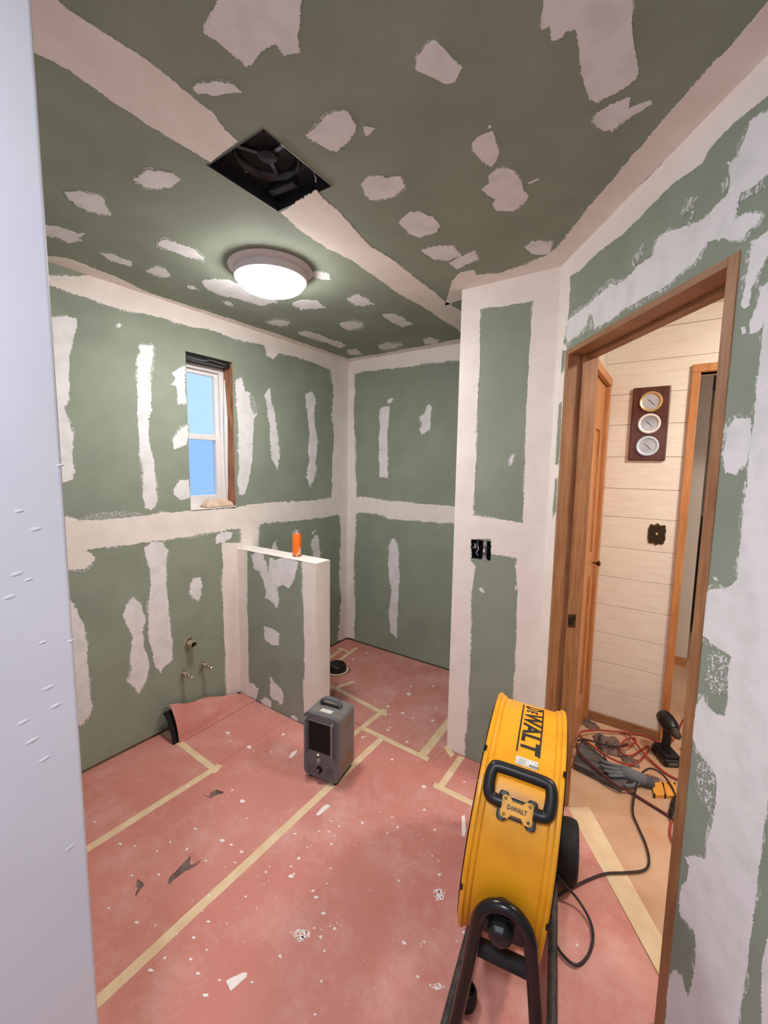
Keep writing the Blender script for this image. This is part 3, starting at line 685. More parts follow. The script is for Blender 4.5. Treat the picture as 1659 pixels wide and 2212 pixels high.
dp_(F6([(245, 605), (330, 540), (400, 490), (540, 360), (580, 370), (680, 290), (720, 230), (820, 170), (850, 60), (920, 0)]) +
    G1([(110, 690), (210, 660), (330, 520), (410, 450), (440, 290), (430, 190), (490, 160), (550, 0)]) + [(1627, 257), (1660, 242), (1720, 200), (1720, 330)] +
    G1([(737, 270), (640, 370), (530, 430), (500, 540), (480, 640), (560, 590), (690, 600), (640, 710), (590, 720), (540, 810), (480, 815), (400, 795), (330, 800), (260, 830), (190, 930), (140, 1000), (60, 1060)]) +
    F6([(880, 390), (800, 430), (690, 490), (600, 560), (520, 610), (430, 660), (400, 560), (370, 640), (290, 720), (240, 770), (225, 700)]), 'skim', 2.6)
dp_(G1([(900, 640), (737, 740), (620, 830), (600, 930), (570, 1120), (545, 1250), (520, 1330), (560, 1355), (590, 1330), (610, 1210), (650, 1090), (700, 1000), (737, 930), (900, 800)]))
dp_(G1([(525, 1500), (560, 1495), (565, 1550), (535, 1560)]), amp=1.0)
dp_(G2([(420, 110), (480, 20), (600, 10), (610, 200), (565, 385), (480, 460), (400, 440), (385, 300), (400, 200)]))
dp_(G2([(305, 1275), (330, 1280), (340, 1310), (320, 1305)]), amp=0.8)
dp_(G1([(950, 1000), (737, 1140), (690, 1190), (660, 1290), (620, 1400), (590, 1480), (590, 1560), (640, 1540), (690, 1500), (712, 1440), (690, 1650), (670, 1820), (650, 1960), (630, 2212)]) +
    G2([(630, 40), (600, 200), (575, 400), (570, 560), (550, 700), (530, 850), (520, 1000), (505, 1120), (495, 1290), (430, 1350), (390, 1370), (270, 1370), (250, 1400), (225, 1530), (215, 1740), (290, 1810), (370, 1860), (450, 1910), (430, 1980), (410, 2120)]) +
    G3([(545, 60), (520, 140), (470, 140), (400, 80), (370, 10), (330, 80), (310, 180), (300, 300), (340, 380), (400, 460), (460, 540), (465, 660), (450, 790), (430, 900), (400, 1000), (390, 1105), (330, 1090), (270, 1085), (250, 1090), (275, 1150), (270, 1240), (230, 1290), (215, 1380), (215, 1470), (240, 1500), (310, 1580), (325, 1680), (320, 1800), (300, 1950), (270, 2040), (230, 1900), (180, 1850), (140, 1930), (110, 2300)]) +
    [(1585, 2300), (1595, 2212), (1611, 2112), (1624, 2015), (1637, 1902), (1650, 1800), (1660, 1725), (1675, 1600), (1700, 1300), (1720, 660)], 'skim', 2.2)
dp_(G3([(800, 1640), (770, 1800), (765, 2000), (770, 2300), (1000, 2300), (1000, 1600)]), 'skim', 2.0)
dp_(G2([(260, 1880), (330, 1850), (420, 1930), (420, 2212)]) + G3([(430, 60), (330, 10), (330, -60), (390, -90)])[:0] + G2([(300, 2212), (240, 2100), (260, 2000)]), 'speckle', 2.0)
dp_(G3([(330, 430), (400, 460), (462, 560), (460, 700), (430, 800), (370, 720), (325, 640)]), 'speckle', 2.0)
dp_([(1646, 1380), (1651, 1380), (1641, 1560), (1625, 1800), (1608, 2000), (1590, 2215), (1585, 2215), (1604, 2000), (1620, 1800), (1636, 1560)], 'skim', 0.5, 'tape_ridge')
# brushed streaks left by the knife on the door wall
for pts in (F6([(680, 180), (760, 80), (770, 100), (750, 160), (700, 240), (685, 230)]), G1([(95, 690), (140, 560), (155, 580), (130, 680), (110, 700)]), G1([(40, 590), (90, 470), (190, 450), (150, 540), (60, 620)]), G1([(370, 360), (440, 290), (430, 400), (380, 440)]), G1([(505, 520), (540, 430), (640, 400), (690, 330), (720, 380), (600, 460)]), F6([(740, 420), (800, 380), (810, 400), (760, 450)])):
    dp_(pts, 'scumble', 1.6, 'knife_streak')

# ================================================================== THINGS
# ------------------------------------------------------------------ ceiling lamps, and fill lamps added out of view
def dome_lamp(name, c, label, spec, r=0.15, zt=H):
    t = thing(name, label, 'ceiling lamp', (c[0], c[1], zt - 0.115))
    MB().lathe([(0.0, zt - .001), (0.182, zt - .001), (0.185, zt - 0.006), (0.176, zt - 0.016), (0.160, zt - 0.022), (0.163, zt - 0.030), (0.158, zt - 0.052), (0.150, zt - 0.056), (0.140, zt - 0.056), (0.140, zt - 0.020), (0.0, zt - 0.020)], (c[0], c[1], 0), (0, 0, 1), 64).build('lamp_pan', 'pan', t, smooth=True)
    em = emit_mat(name + '_glass', spec[1], spec[0])
    pr = [(r * math.cos(a), zt - 0.054 - 0.056 * math.sin(a)) for a in [math.pi / 2 * k / 10 for k in range(11)]]
    MB().lathe(pr, (c[0], c[1], 0), (0, 0, 1), 64).build('glass_dome', em, t, smooth=True)
    MB().lathe([(0.006, zt - 0.108), (0.007, zt - 0.113), (0.005, zt - 0.116), (0.006, zt - 0.121), (0.0, zt - 0.124)], (c[0], c[1], 0), (0, 0, 1), 16).build('finial', 'steel', t, smooth=True)
    return t
dome_lamp('ceiling_or_fill_lamp', (0.785, -1.505), 'lit round glass dome lamp on the green ceiling', MAIN_LAMP)
dome_lamp('ceiling_or_fill_lamp', (3.05, -0.85), 'ceiling lamp in the hallway beyond the doorway', HALL_LAMP, zt=H - 0.02)
dome_lamp('ceiling_or_fill_lamp', (2.25, -3.30), 'added fill lamp behind the viewpoint', REAR_FILL)  # added fill, stands in for an unseen light source behind the camera
dome_lamp('ceiling_or_fill_lamp', (3.35, 0.55), 'added fill lamp in the room beyond the hallway', (12.0, (1.0, 0.92, 0.84)), zt=2.42)  # added out of view to brighten the far room, no known lamp

# ------------------------------------------------------------------ extractor fan housing in the ceiling
t = thing('exhaust_fan', 'black extractor fan housing recessed in the ceiling opening', 'exhaust fan', (1.271, -1.916, H))
c = MB(); z1 = H + 0.19
c.box((FX0, FY0, H - 0.001), (FX0 + .003, FY1, z1)); c.box((FX1 - .003, FY0, H - 0.001), (FX1, FY1, z1))
c.box((FX0 + .003, FY0, H - 0.001), (FX1 - .003, FY0 + .003, z1)); c.box((FX0 + .003, FY1 - .003, H - 0.001), (FX1 - .003, FY1, z1)); c.box((FX0, FY0, z1), (FX1, FY1, z1 + .003))
c.build('housing', 'housing', t)
fc = Vector((1.285, -1.945, H + 0.030))
MB().box((FX0 + .004, FY0 + .004, H + 0.043), (FX1 - .004, FY1 - .004, H + 0.048)).build('blower_plate', 'housing', t)
MB().lathe([(0.098, 0.012), (0.100, 0.0), (0.094, -0.006), (0.086, 0.0), (0.082, 0.014)], fc, (0, 0, 1), 48).build('inlet_ring', 'blackmetal', t, smooth=True)
MB().lathe([(0.0, 0.0125), (0.084, 0.0125)], fc, (0, 0, 1), 40).build('blower_mouth', 'dark', t)
for k in range(3):
    a = 2.1 * k + .5
    MB().box((-.006, 0.0, -.004), (.006, .085, 0), Matrix.Translation(fc + Vector((0, 0, .008))) @ Matrix.Rotation(a, 4, 'Z')).build('motor_arm', 'housing', t)
MB().lathe([(0.03, 0.012), (0.028, 0.0), (0.0, -0.004)], fc, (0, 0, 1), 24).build('motor_hub', 'dark', t, smooth=True)
m = Matrix.Translation((1.20, -1.828, H + .022)) @ Matrix.Rotation(.12, 4, 'Z')
MB().box((-.035, -.014, 0), (.075, .014, .02), m).build('junction_cover', 'housing', t, bevel=0.004)
MB().tube(smooth_path([(1.36, -1.84, H + .04), (1.365, -1.825, H + .012), (1.355, -1.812, H + .008), (1.35, -1.80, H + .03)]), 0.0022, 6).build('wire', 'steel', t, smooth=True)
for x, y in ((FX0 + .02, -2.02), (FX0 + .02, -1.93), (FX0 + .03, -1.80), (FX1 - .02, -1.80)):
    MB().lathe([(0.0045, 0), (0.004, -.003), (0, -.004)], (x, y, H + .042), (0, 0, 1), 10).build('screw', 'steel', t)
MB().box((FX1 - .002, FY0 + .06, H - .003), (FX1 + .001, FY1 + .002, H + .004)).build('rim_strip', 'steel', t)
MB().box((FX0 - .001, FY0 - .002, H - .002), (FX0 + .002, FY1 + .002, H + .004)).build('rim_strip', 'dusty', t)

# ------------------------------------------------------------------ open electrical box
t = thing('switch_box', 'open black electrical box with bare metal switch in the drywall', 'electrical box', ((OX0 + OX1) / 2, -RA, OZ0))
c = MB(); y1 = -RA + 0.07
c.box((OX0, -RA, OZ0), (OX0 + .002, y1, OZ1)); c.box((OX1 - .002, -RA, OZ0), (OX1, y1, OZ1)); c.box((OX0 + .002, -RA, OZ0), (OX1 - .002, y1, OZ0 + .002)); c.box((OX0 + .002, -RA, OZ1 - .002), (OX1 - .002, y1, OZ1)); c.box((OX0, y1, OZ0), (OX1, y1 + .002, OZ1))
c.build('box', 'dark', t)
xs = OX1 - 0.034
MB().box((xs - .0095, -RA + .001, OZ0 - .004), (xs + .0095, -RA + .003, OZ1 - .001)).build('switch_yoke', 'steel', t)
MB().box((xs - .0085, -RA - .003, OZ0 + .022), (xs + .0085, -RA + .03, OZ1 - .026)).build('switch_body', 'grey', t, bevel=.001)
MB().box((xs - .004, -RA - .009, OZ0 + .04), (xs + .004, -RA - .003, OZ0 + .056)).build('toggle', 'white', t, bevel=.001)
MB().box((xs - .014, -RA - .001, OZ0 - .006), (xs + .016, -RA + .001, OZ0 + .006)).build('plaster_ear', 'steel', t)
MB().box((OX0 + .002, -RA + .012, OZ0 + .05), (OX0 + .022, -RA + .02, OZ0 + .056)).build('clamp', 'steel', t)
MB().box((OX0 + .012, -RA + .018, OZ0 + .056), (OX0 + .022, -RA + .026, OZ0 + .075)).build('clamp', 'steel', t)
for k, (dx, dz) in enumerate(((.034, .0), (.026, .004))):
    MB().tube(smooth_path([(OX0 + dx - .008, -RA + .03, OZ1 - .01), (OX0 + dx - .002, -RA + .018, OZ0 + .06), (OX0 + dx + .004, -RA + .014, OZ0 + .05 + dz), (OX0 + dx - .006, -RA + .014, OZ0 + .03), (OX0 + dx, -RA + .02, OZ0 + .012)]), 0.0017, 6).build('wire', 'white' if k == 0 else mat('blue_wire', (40, 50, 110), .4), t, smooth=True)

# ------------------------------------------------------------------ plumbing stubs
def stub(name, px, label, r, length, valve):
    p = PL(*px); t = thing(name, label, 'pipe', (0, p.y, p.z))
    MB().lathe([(r * 1.18, 0.0005), (r * 1.7, 0.0005), (r * 1.75, 0.002), (r * 1.2, 0.004)], p + Vector((0, 0, .004)), (1, 0, 0), 24).build('wall_ring', 'pvc', t, smooth=True)
    MB().lathe([(r * 1.2, 0.0012), (0, 0.0012)], p + Vector((0, 0, .004)), (1, 0, 0), 24).build('wall_hole', 'dark', t)
    if not valve:
        MB().lathe([(r * .86, -.02), (r * .86, length), (r, length), (r, length * .55), (r * 1.14, length * .52), (r * 1.14, .006), (r, .004), (r, -.02)], p, (1, 0, 0), 28).build('pipe', 'pvc', t, smooth=True)
        MB().lathe([(r * .85, length * .5), (0, length * .5)], p, (1, 0, 0), 20).build('pipe_bore', 'dark', t)
    else:
        MB().lathe([(r, -.02), (r, .03), (r * 1.25, .032), (r * 1.25, .044), (r * .8, .047), (0, .047)], p, (1, 0, 0), 20).build('pipe', 'pvc', t, smooth=True)
        MB().lathe([(r * .7, .045), (r * .7, .055), (r * 1.2, .056), (r * 1.2, .072), (r * .75, .074), (r * .75, .08), (r * .95, .081), (r * .95, .098), (r * .5, .101), (0, .101)], p, (1, 0, 0), 8).build('shutoff_cap', 'chrome', t)
        if valve == 2: MB().tube([p + Vector((.006, -.004, -.004)), p + Vector((.014, -.028, -.018))], [.004, .003], 8).build('lever', 'pvc', t)
    return t
stub('drain_stub', (409, 1389), 'wide open drain stub pipe on the green wall', 0.0215, 0.052, 0)
stub('supply_stub', (395, 1453), 'capped water supply stub, lower left of the drain pipe', 0.0105, 0, 1)
stub('supply_stub', (437, 1434), 'capped water supply stub with side lever, right below the drain pipe', 0.0105, 0, 2)

# ------------------------------------------------------------------ orange drink can on the partition
cc = Vector((0.482, -1.068, HWZ + 0.003)); hc = 0.157; rc = 0.0265
t = thing('drink_can', 'slim orange drink can standing on the low partition', 'can', cc)
MB().lathe([(0, .001), (.018, .0), (.020, .003), (rc - .001, .011), (rc, .016), (rc, hc - .018), (rc - .001, hc - .014)], cc, (0, 0, 1), 40).build('can_body', 'orange', t, smooth=True)
MB().lathe([(rc - .001, hc - .014), (rc - .0035, hc - .006), (rc - .003, hc - .001), (rc - .0045, hc), (rc - .006, hc - .004), (0, hc - .004)], cc, (0, 0, 1), 40).build('can_lid', 'steel', t, smooth=True)
MB().lathe([(rc + .0001, .004), (rc - .0045, .004), (rc - .0035, .007), (rc - .0012, .0118)], cc, (0, 0, 1), 40).build('bottom_rim', 'steel', t, smooth=True)
MB().box((-.004, -.009, hc - .004), (.004, .006, hc - .0025), Matrix.Translation(cc)).build('pull_tab', 'steel', t, bevel=.001)
def canpatch(a0, a1, z0, z1, name, m):
    mb = MB(); n = 8
    for k in range(n + 1):
        a = math.radians(a0 + (a1 - a0) * k / n)
        for zz_ in (z0, z1): mb.v.append(cc + Vector((math.cos(a) * (rc + .0003), math.sin(a) * (rc + .0003), zz_)))
    for k in range(n): mb.f.append((2 * k, 2 * k + 2, 2 * k + 3, 2 * k + 1))
    mb.build(name, m, t, smooth=True)
canpatch(-16, 14, .018, .052, 'barcode_panel', 'sticker')
for k in range(5): canpatch(-12, 12, .024 + k * .0048, .0262 + k * .0048, 'barcode_bar', mat('barcode_ink', (120, 96, 74), .5))
canpatch(-38, -22, .014, .026, 'print_mark', mat('can_print', (255, 214, 170), .4))

# ------------------------------------------------------------------ space heater
hz0 = 0.0
hb = Vector(((0.89 + 1.09) / 2 + 0.010, -1.431 + 0.082, 0)); hrot = math.atan2(-1.413 + 1.449, 0.20)
t = thing('space_heater', 'grey upright portable space heater standing on the red paper', 'heater', hb, hrot)
w, d_, h0, h1 = 0.098, 0.082, 0.020, 0.348
def rbox(mb, x0, x1, z0, z1, y0, y1, r, n=6):
    """box rounded in the x-z plane, extruded along y"""
    pts = []
    for cx, cz, a0 in ((x1 - r, z1 - r, 0), (x0 + r, z1 - r, 90), (x0 + r, z0 + r, 180), (x1 - r, z0 + r, 270)):
        for k in range(n + 1):
            a = math.radians(a0 + 90 * k / n); pts.append(Vector((cx + r * math.cos(a), y0, cz + r * math.sin(a))))
    return mb.prism(pts, (0, y1 - y0, 0))
rbox(MB(), -w, w, h0, h1, -d_ + .022, d_, 0.026).build('body', 'greytop', t, smooth=True, bevel=.002, local=True)
c = MB(); rbox(c, -w - .001, w + .001, h0 - .001, h1 + .001, -d_, -d_ + .0215, 0.027); c.build('front_panel', 'grey', t, smooth=True, bevel=.010, seg=4, local=True)
gx0, gx1, gz0, gz1 = -0.066, 0.056, 0.158, 0.312
MB().box((gx0, -d_ - .0006, gz0), (gx1, -d_ + .004, gz1)).build('grille_recess', 'dark', t, local=True)
c = MB()
for k in range(19):
    zz_ = gz0 + (gz1 - gz0) * (k + .5) / 19; c.box((gx0, -d_ - .003, zz_ - .0011), (gx1, -d_ - .0012, zz_ + .0011))
o = c.build('grille_wires', 'blackmetal', t, local=True); o['kind'] = 'stuff'
c = MB()
for k in range(13):
    xx = gx0 + (gx1 - gx0) * k / 12; c.box((xx - .0009, -d_ - .0034, gz0), (xx + .0009, -d_ - .002, gz1))
o = c.build('grille_ribs', 'blackmetal', t, local=True); o['kind'] = 'stuff'
c = MB(); c.box((gx0 - .003, -d_ - .004, gz1), (gx1 + .003, -d_ + .001, gz1 + .004)); c.build('grille_lip', 'greytop', t, local=True)
for x in (-0.082, 0.070):
    MB().tube(smooth_path([(x, -d_ + .002, gz1 + .012), (x, -d_ - .012, gz1 + .008), (x, -d_ - .015, gz1 - .002), (x, -d_ - .013, .20), (x, -d_ - .012, .15), (x, -d_ + .002, .138)]), 0.0055, 8).build('guard_bar', 'greytop', t, smooth=True, local=True)
MB().lathe([(.016, 0), (.0155, -.003), (.013, -.010), (.011, -.016), (0, -.017)], (-.008, -d_, .112), (0, 1, 0), 24).build('thermostat_knob', 'greytop', t, smooth=True, local=True)
MB().lathe([(.017, 0), (.0165, -.003), (.014, -.011), (.012, -.016), (0, -.017)], (-.006, -d_, .066), (0, 1, 0), 24).build('selector_knob', 'black', t, smooth=True, local=True)
MB().box((-.0075, -d_ - .0182, .064), (-.0045, -d_ - .0165, .078)).build('knob_mark', 'sticker', t, local=True)
MB().lathe([(.004, 0), (.0035, -.003), (0, -.004)], (-.014, -d_, .142), (0, 1, 0), 12).build('pilot_light', emit_mat('pilot_light', (1.0, .35, .08), 1.5), t, smooth=True, local=True)
for x, z in ((-.02, .330), (0.006, .328), (.078, .235), (-.083, .17), (.075, .13)):
    MB().lathe([(.003, 0), (.0025, -.002), (0, -.0025)], (x, -d_ - .0002, z), (0, 1, 0), 8).build('screw', 'steel', t, local=True)
c = MB()
for k in range(6):
    zz_ = .036 + k * .009
    c.box((.03, -d_ - .0004, zz_), (.075, -d_ + .001, zz_ + .0016)); c.box((-.08, -d_ - .0004, zz_), (-.035, -d_ + .001, zz_ + .0016))
o = c.build('vent_slits', 'black', t, local=True); o['kind'] = 'stuff'
hp = smooth_path([(-.058, .018, h1 - .002), (-.056, .018, h1 + .020), (-.040, .018, h1 + .034), (0, .018, h1 + .040), (.040, .018, h1 + .034), (.056, .018, h1 + .018), (.058, .018, h1 - .002)], 5)
c = MB()
for i in range(len(hp) - 1):
    a, b = hp[i], hp[i + 1]
    tn = (b - a).normalized(); nn = Vector((-tn.z, 0, tn.x)) * .006
    k = len(c.v)
    c.v += [a - nn + Vector((0, -.013, 0)), a - nn + Vector((0, .013, 0)), a + nn * .3 + Vector((0, .013, 0)), a + nn * .3 + Vector((0, -.013, 0)),
            b - nn + Vector((0, -.013, 0)), b - nn + Vector((0, .013, 0)), b + nn * .3 + Vector((0, .013, 0)), b + nn * .3 + Vector((0, -.013, 0))]
    c.f += [(k, k + 1, k + 5, k + 4), (k + 1, k + 2, k + 6, k + 5), (k + 2, k + 3, k + 7, k + 6), (k + 3, k, k + 4, k + 7), (k, k + 3, k + 2, k + 1), (k + 4, k + 5, k + 6, k + 7)]
c.build('handle', 'grey', t, local=True)
MB().box((-.05, .008, h1 - .0005), (.05, .030, h1 + .001)).build('handle_recess', 'black', t, local=True)
MB().box((-.028, -.046, h1 + .0001), (.036, -.020, h1 + .0008)).build('rating_label', 'sticker', t, local=True)
for x in (-.07, .07):
    for y in (-.06, .06): MB().lathe([(.011, 0), (.012, .006), (.010, .022)], (x, y, 0), (0, 0, 1), 14).build('foot', 'rubber', t, smooth=True, local=True)
MB().box((-w + .01, -d_ + .012, .010), (w - .01, d_ - .01, .0215)).build('base_tray', 'black', t, local=True)

def text_mesh(body, size, bold=0.0, shear=0.0, spacing=1.0):
    cu = bpy.data.curves.new('txt', 'FONT'); cu.body = body; cu.size = size; cu.offset = bold; cu.shear = shear; cu.space_character = spacing
    cu.align_x = 'CENTER'; cu.align_y = 'CENTER'; cu.resolution_u = 3
    ob = bpy.data.objects.new('txt', cu); COL.objects.link(ob)
    dg = bpy.context.evaluated_depsgraph_get(); dg.update()
    me = bpy.data.meshes.new_from_object(ob.evaluated_get(dg))
    bpy.data.objects.remove(ob, do_unlink=True)
    bm = bmesh.new(); bm.from_mesh(me); bpy.data.meshes.remove(me)
    bmesh.ops.triangulate(bm, faces=bm.faces)
    return bm
def text_on(body, size, fn, name, material, parent, bold=0.0, shear=0.0, fine=None, sx=1.0):
    bm = text_mesh(body, size, bold, shear)
    if fine:
        for _ in range(4):
            es = [e for e in bm.edges if e.calc_length() > fine]
            if not es: break
            bmesh.ops.subdivide_edges(bm, edges=es, cuts=1); bmesh.ops.triangulate(bm, faces=bm.faces)
    mb = MB(); idx = {}
    for v in bm.verts: idx[v] = len(mb.v); mb.v.append(Vector(fn(v.co.x * sx, v.co.y)))
    for f in bm.faces: mb.f.append(tuple(idx[v] for v in f.verts))
    bm.free()
    return mb.build(name, material, parent, local=True)
# hand painted ochre letters on the heater's right side
text_on('SMH', .052, lambda x, y: (w + .0012, x * 1.0 + .015, .085 + y + x * .30), 'painted_letters', 'ochre', t, bold=.0006, sx=.9)
text_on('SOS', .052, lambda x, y: (w + .0012, x * 1.0 + .022, .275 + y + x * .30), 'painted_letters', 'ochre', t, bold=.0004, sx=.8)

# ------------------------------------------------------------------ drum fan
fth = 0.205; fti = -0.083; R = 0.335; fw = 0.212; zc = 0.455
t = thing('drum_fan', 'large yellow drum fan on a black wheeled stand by the doorway', 'fan', (2.003, -1.561, 0), fth)
TL = Matrix.Translation((0, 0, zc)) @ Matrix.Rotation(-fti, 4, 'Y')     # drum frame: x = axle
def tl(mb): mb.v = [TL @ p for p in mb.v]; return mb
hwid = fw / 2
prof = [(R - .020, -hwid + .006), (R - .004, -hwid - .003), (R, -hwid + .001), (R, -hwid + .008), (R - .006, -hwid + .013), (R - .0075, -hwid + .022), (R - .0135, -hwid + .027), (R - .0135, hwid - .027),
        (R - .0075, hwid - .022), (R - .006, hwid - .013), (R, hwid - .008), (R, hwid - .001), (R - .004, hwid + .003), (R - .020, hwid - .006), (R - .020, -hwid + .006)]
tl(MB().lathe(prof, (0, 0, 0), (1, 0, 0), 128)).build('drum_shell', 'yellow', t, smooth=True, local=True)
for s in (-1, 1):
    c = MB()
    for k in range(9):
        rr = R - .016 - k * .034
        bulge = .012 * (1 - (rr / R) ** 2) + .004
        c.tube([(s * (hwid + bulge), rr * math.cos(a), rr * math.sin(a)) for a in [2 * math.pi * j / 56 for j in range(56)]], .0022, 6, closed=True)
    for k in range(16):
        a = 2 * math.pi * k / 16
        c.tube([(s * (hwid + .004 + .012 * (1 - (rr / R) ** 2)), rr * math.cos(a), rr * math.sin(a)) for rr in (.05, .15, .25, R - .014)], .0022, 6)
    tl(c).build('guard_grille', 'blackmetal', t, smooth=True, local=True)
    for k in range(6):
        a = 2 * math.pi * (k + .5) / 6
        tl(MB().box((s * (hwid + .001) - .004, -.007, R - .014), (s * (hwid + .001) + .004, .007, R + .004), Matrix.Rotation(a, 4, 'X'))).build('guard_clip', 'blackmetal', t, local=True)
tl(MB().lathe([(0, -.07), (.065, -.07), (.075, -.055), (.075, .07), (.05, .085), (0, .085)], (0, 0, 0), (1, 0, 0), 32)).build('motor', 'blackmetal', t, smooth=True, local=True)
for k in range(3):
    a = 2 * math.pi * k / 3 + .4; c = MB(); n = 8
    for i in range(n + 1):
        rr = .06 + (R - .09) * i / n; wd = .07 + .05 * math.sin(math.pi * i / n)
        for s in (-1, 1):
            c.v.append(Matrix.Rotation(a, 4, 'X') @ Vector((-.02 + s * wd * .45, s * wd, rr)))
    for i in range(n): c.f.append((2 * i, 2 * i + 1, 2 * i + 3, 2 * i + 2))
    tl(c).build('fan_blade', 'blackmetal', t, smooth=True, local=True)
# points on the drum: s along the axle, angle from the near side upwards, h above the shell
RS = R - .0135
def dr(s, ang, h):
    a = math.radians(ang); return TL @ Vector((s, -math.cos(a) * (RS + h), math.sin(a) * (RS + h)))
hpts = [(-.040, 40.2, .022), (-.062, 40.2, .022), (-.074, 41.4, .024), (-.078, 44.0, .028), (-.078, 48.5, .034), (-.074, 51.2, .038), (-.062, 52.4, .040), (0, 52.6, .040), (.062, 52.4, .040), (.074, 51.2, .038), (.078, 48.5, .034), (.078, 44.0, .028), (.074, 41.4, .024), (.062, 40.2, .022), (.040, 40.2, .022)]
MB().tube(smooth_path([dr(*q) for q in hpts], 4), .0155, 14).build('handle', 'black', t, smooth=True, local=True)
def badge(scale, h0, h1, name, m, bev):
    out = [(-.036, .026), (-.020, .026), (-.013, .016), (.013, .016), (.020, .026), (.036, .026), (.041, .021), (.041, -.021), (.036, -.026), (.020, -.026), (.013, -.016), (-.013, -.016), (-.020, -.026), (-.036, -.026), (-.041, -.021), (-.041, .021)]
    o0 = dr(0, 39, h0); ux = (dr(.01, 39, h0) - dr(-.01, 39, h0)).normalized(); nn = (dr(0, 39, .05) - dr(0, 39, 0)).normalized(); uy = nn.cross(ux)
    if uy.z < 0: uy = -uy
    g = lambda x, y: o0 + ux * (x + (math.copysign(scale, x) if scale else 0)) + uy * (y + (math.copysign(scale, y) if scale else 0))
    MB().prism([g(x, y) for x, y in out], nn * (h1 - h0)).build(name, m, t, bevel=bev, local=True)
    return o0 + nn * (h1 - h0), ux, uy, nn
badge(.008, .002, .022, 'badge_border', 'black', .004)
bo, bx, by, bn = badge(0, .004, .0255, 'badge_plate', 'yellowp', .002)
text_on('WALT', .0150, lambda x, y: bo + bx * (x + .0075) + by * y + bn * .0006, 'badge_print', 'print', t, bold=.0005, sx=.86)
text_on('D', .0150, lambda x, y: bo + bx * (x - .0205) + by * y + bn * .0006, 'badge_print', 'print', t, bold=.0005, sx=.86)
text_on('E', .0105, lambda x, y: bo + bx * (x - .0122) + by * (y - .0010) + bn * .0006, 'badge_print', 'print', t, bold=.0003)
for x in (-.031, .031):
    for y in (-.018, .018):
        MB().lathe([(.0042, 0), (.0038, .002), (.002, .002), (.002, .0005), (0, .0005)], bo + bx * x + by * y, bn, 14).build('badge_screw', 'brass', t, smooth=True, local=True)
# print along the drum: letters run over the top, bottom of the letters towards the left rim
def shell_map(x, y, h=.0012):      # x along the run (downwards towards the viewer), y across
    return dr(.008 + y, 92.0 - math.degrees(x / RS), h)
text_on('D', .070, lambda x, y: shell_map(x - .066, y), 'drum_print', 'print', t, bold=.0018, fine=.012, sx=.66)
text_on('E', .046, lambda x, y: shell_map(x - .034, y - .004), 'drum_print', 'print', t, bold=.0015, fine=.012, sx=.66)
text_on('WALT', .070, lambda x, y: shell_map(x + .064, y), 'drum_print', 'print', t, bold=.0020, fine=.012, sx=.86)
for yy in (-.031, .031):
    c = MB(); n = 24
    for k in range(n + 1):
        x = -.090 + .242 * k / n
        for e in (-.0022, .0022): c.v.append(shell_map(x, yy + e))
    for k in range(n): c.f.append((2 * k, 2 * k + 1, 2 * k + 3, 2 * k + 2))
    c.build('drum_stripe', 'print', t, local=True)
def shell_patch(s0, s1, a0, a1, name, m, h=.0008):
    c = MB(); n = 8
    for k in range(n + 1):
        for s in (s0, s1): c.v.append(dr(s, a0 + (a1 - a0) * k / n, h))
    for k in range(n): c.f.append((2 * k, 2 * k + 1, 2 * k + 3, 2 * k + 2))
    c.build(name, m, t, local=True)
shell_patch(-.022, .038, 58.6, 62.6, 'rating_sticker', 'sticker')
for k in range(9): shell_patch(.016 + k * .0028, .0174 + k * .0028, 59.0, 60.3, 'barcode_bar', 'print', .0012)
for k in range(4): shell_patch(-.014, .004, 59.3 + k * .75, 59.5 + k * .75, 'print_line', mat('faint_print', (150, 146, 140), .6), .0012)
# stand
NY = -(R + .028)
leg = smooth_path([(-.122, NY - .05, .0), (-.108, NY - .03, .10), (-.086, NY - .006, .25), (-.070, NY, .37), (-.060, NY, .432), (-.034, NY, .470), (0, NY, .482), (.034, NY, .470), (.060, NY, .432), (.070, NY, .37), (.084, NY - .006, .25), (.100, NY - .03, .10), (.112, NY - .05, .0)], 5)
leg = [Vector((p.x + .006, p.y, max(p.z, .013))) for p in leg]
MB().tube(leg, .0165, 14).build('stand_leg', 'blackmetal', t, smooth=True, local=True)
far = smooth_path([(-.10, .40, .016), (-.10, R + .03, .36), (-.05, R + .03, .46), (.05, R + .03, .46), (.10, R + .03, .36), (.10, .40, .016)], 5)
MB().tube(far, .0145, 12).build('stand_leg', 'blackmetal', t, smooth=True, local=True)
for sy, yk in ((-1, NY), (1, R + .02)):
    MB().lathe([(.030, 0), (.034, .008), (.030, .020), (.022, .030), (0, .034)], (0, yk + sy * .004, .425), (0, sy, 0), 7).build('pivot_knob', 'black', t, bevel=.003, local=True)
    MB().lathe([(.024, 0), (.024, .040)], (0, sy * (RS - .004), .44), (0, sy, 0), 20).build('pivot_boss', 'black', t, smooth=True, local=True)
    MB().box((-.055, min(yk, yk + sy * .003), .395), (.055, max(yk, yk + sy * .003), .455)).build('pivot_bracket', 'blackmetal', t, bevel=.002, local=True)
MB().tube([(.132, .36, .060), (.134, .0, .050), (.138, NY - .05, .040)], .0145, 12).build('base_rail', 'dusty', t, smooth=True, local=True)
MB().tube([(-.100, .36, .060), (-.112, .0, .050), (-.136, NY - .05, .040)], .0145, 12).build('base_rail', 'dusty', t, smooth=True, local=True)
MB().tube([(-.080, -.300, .268), (.092, -.300, .262)], .021, 12).build('cross_brace', 'rubber', t, smooth=True, local=True)
MB().tube([(-.105, .05, .055), (.132, .05, .055)], .011, 12).build('cross_brace', 'blackmetal', t, smooth=True, local=True)
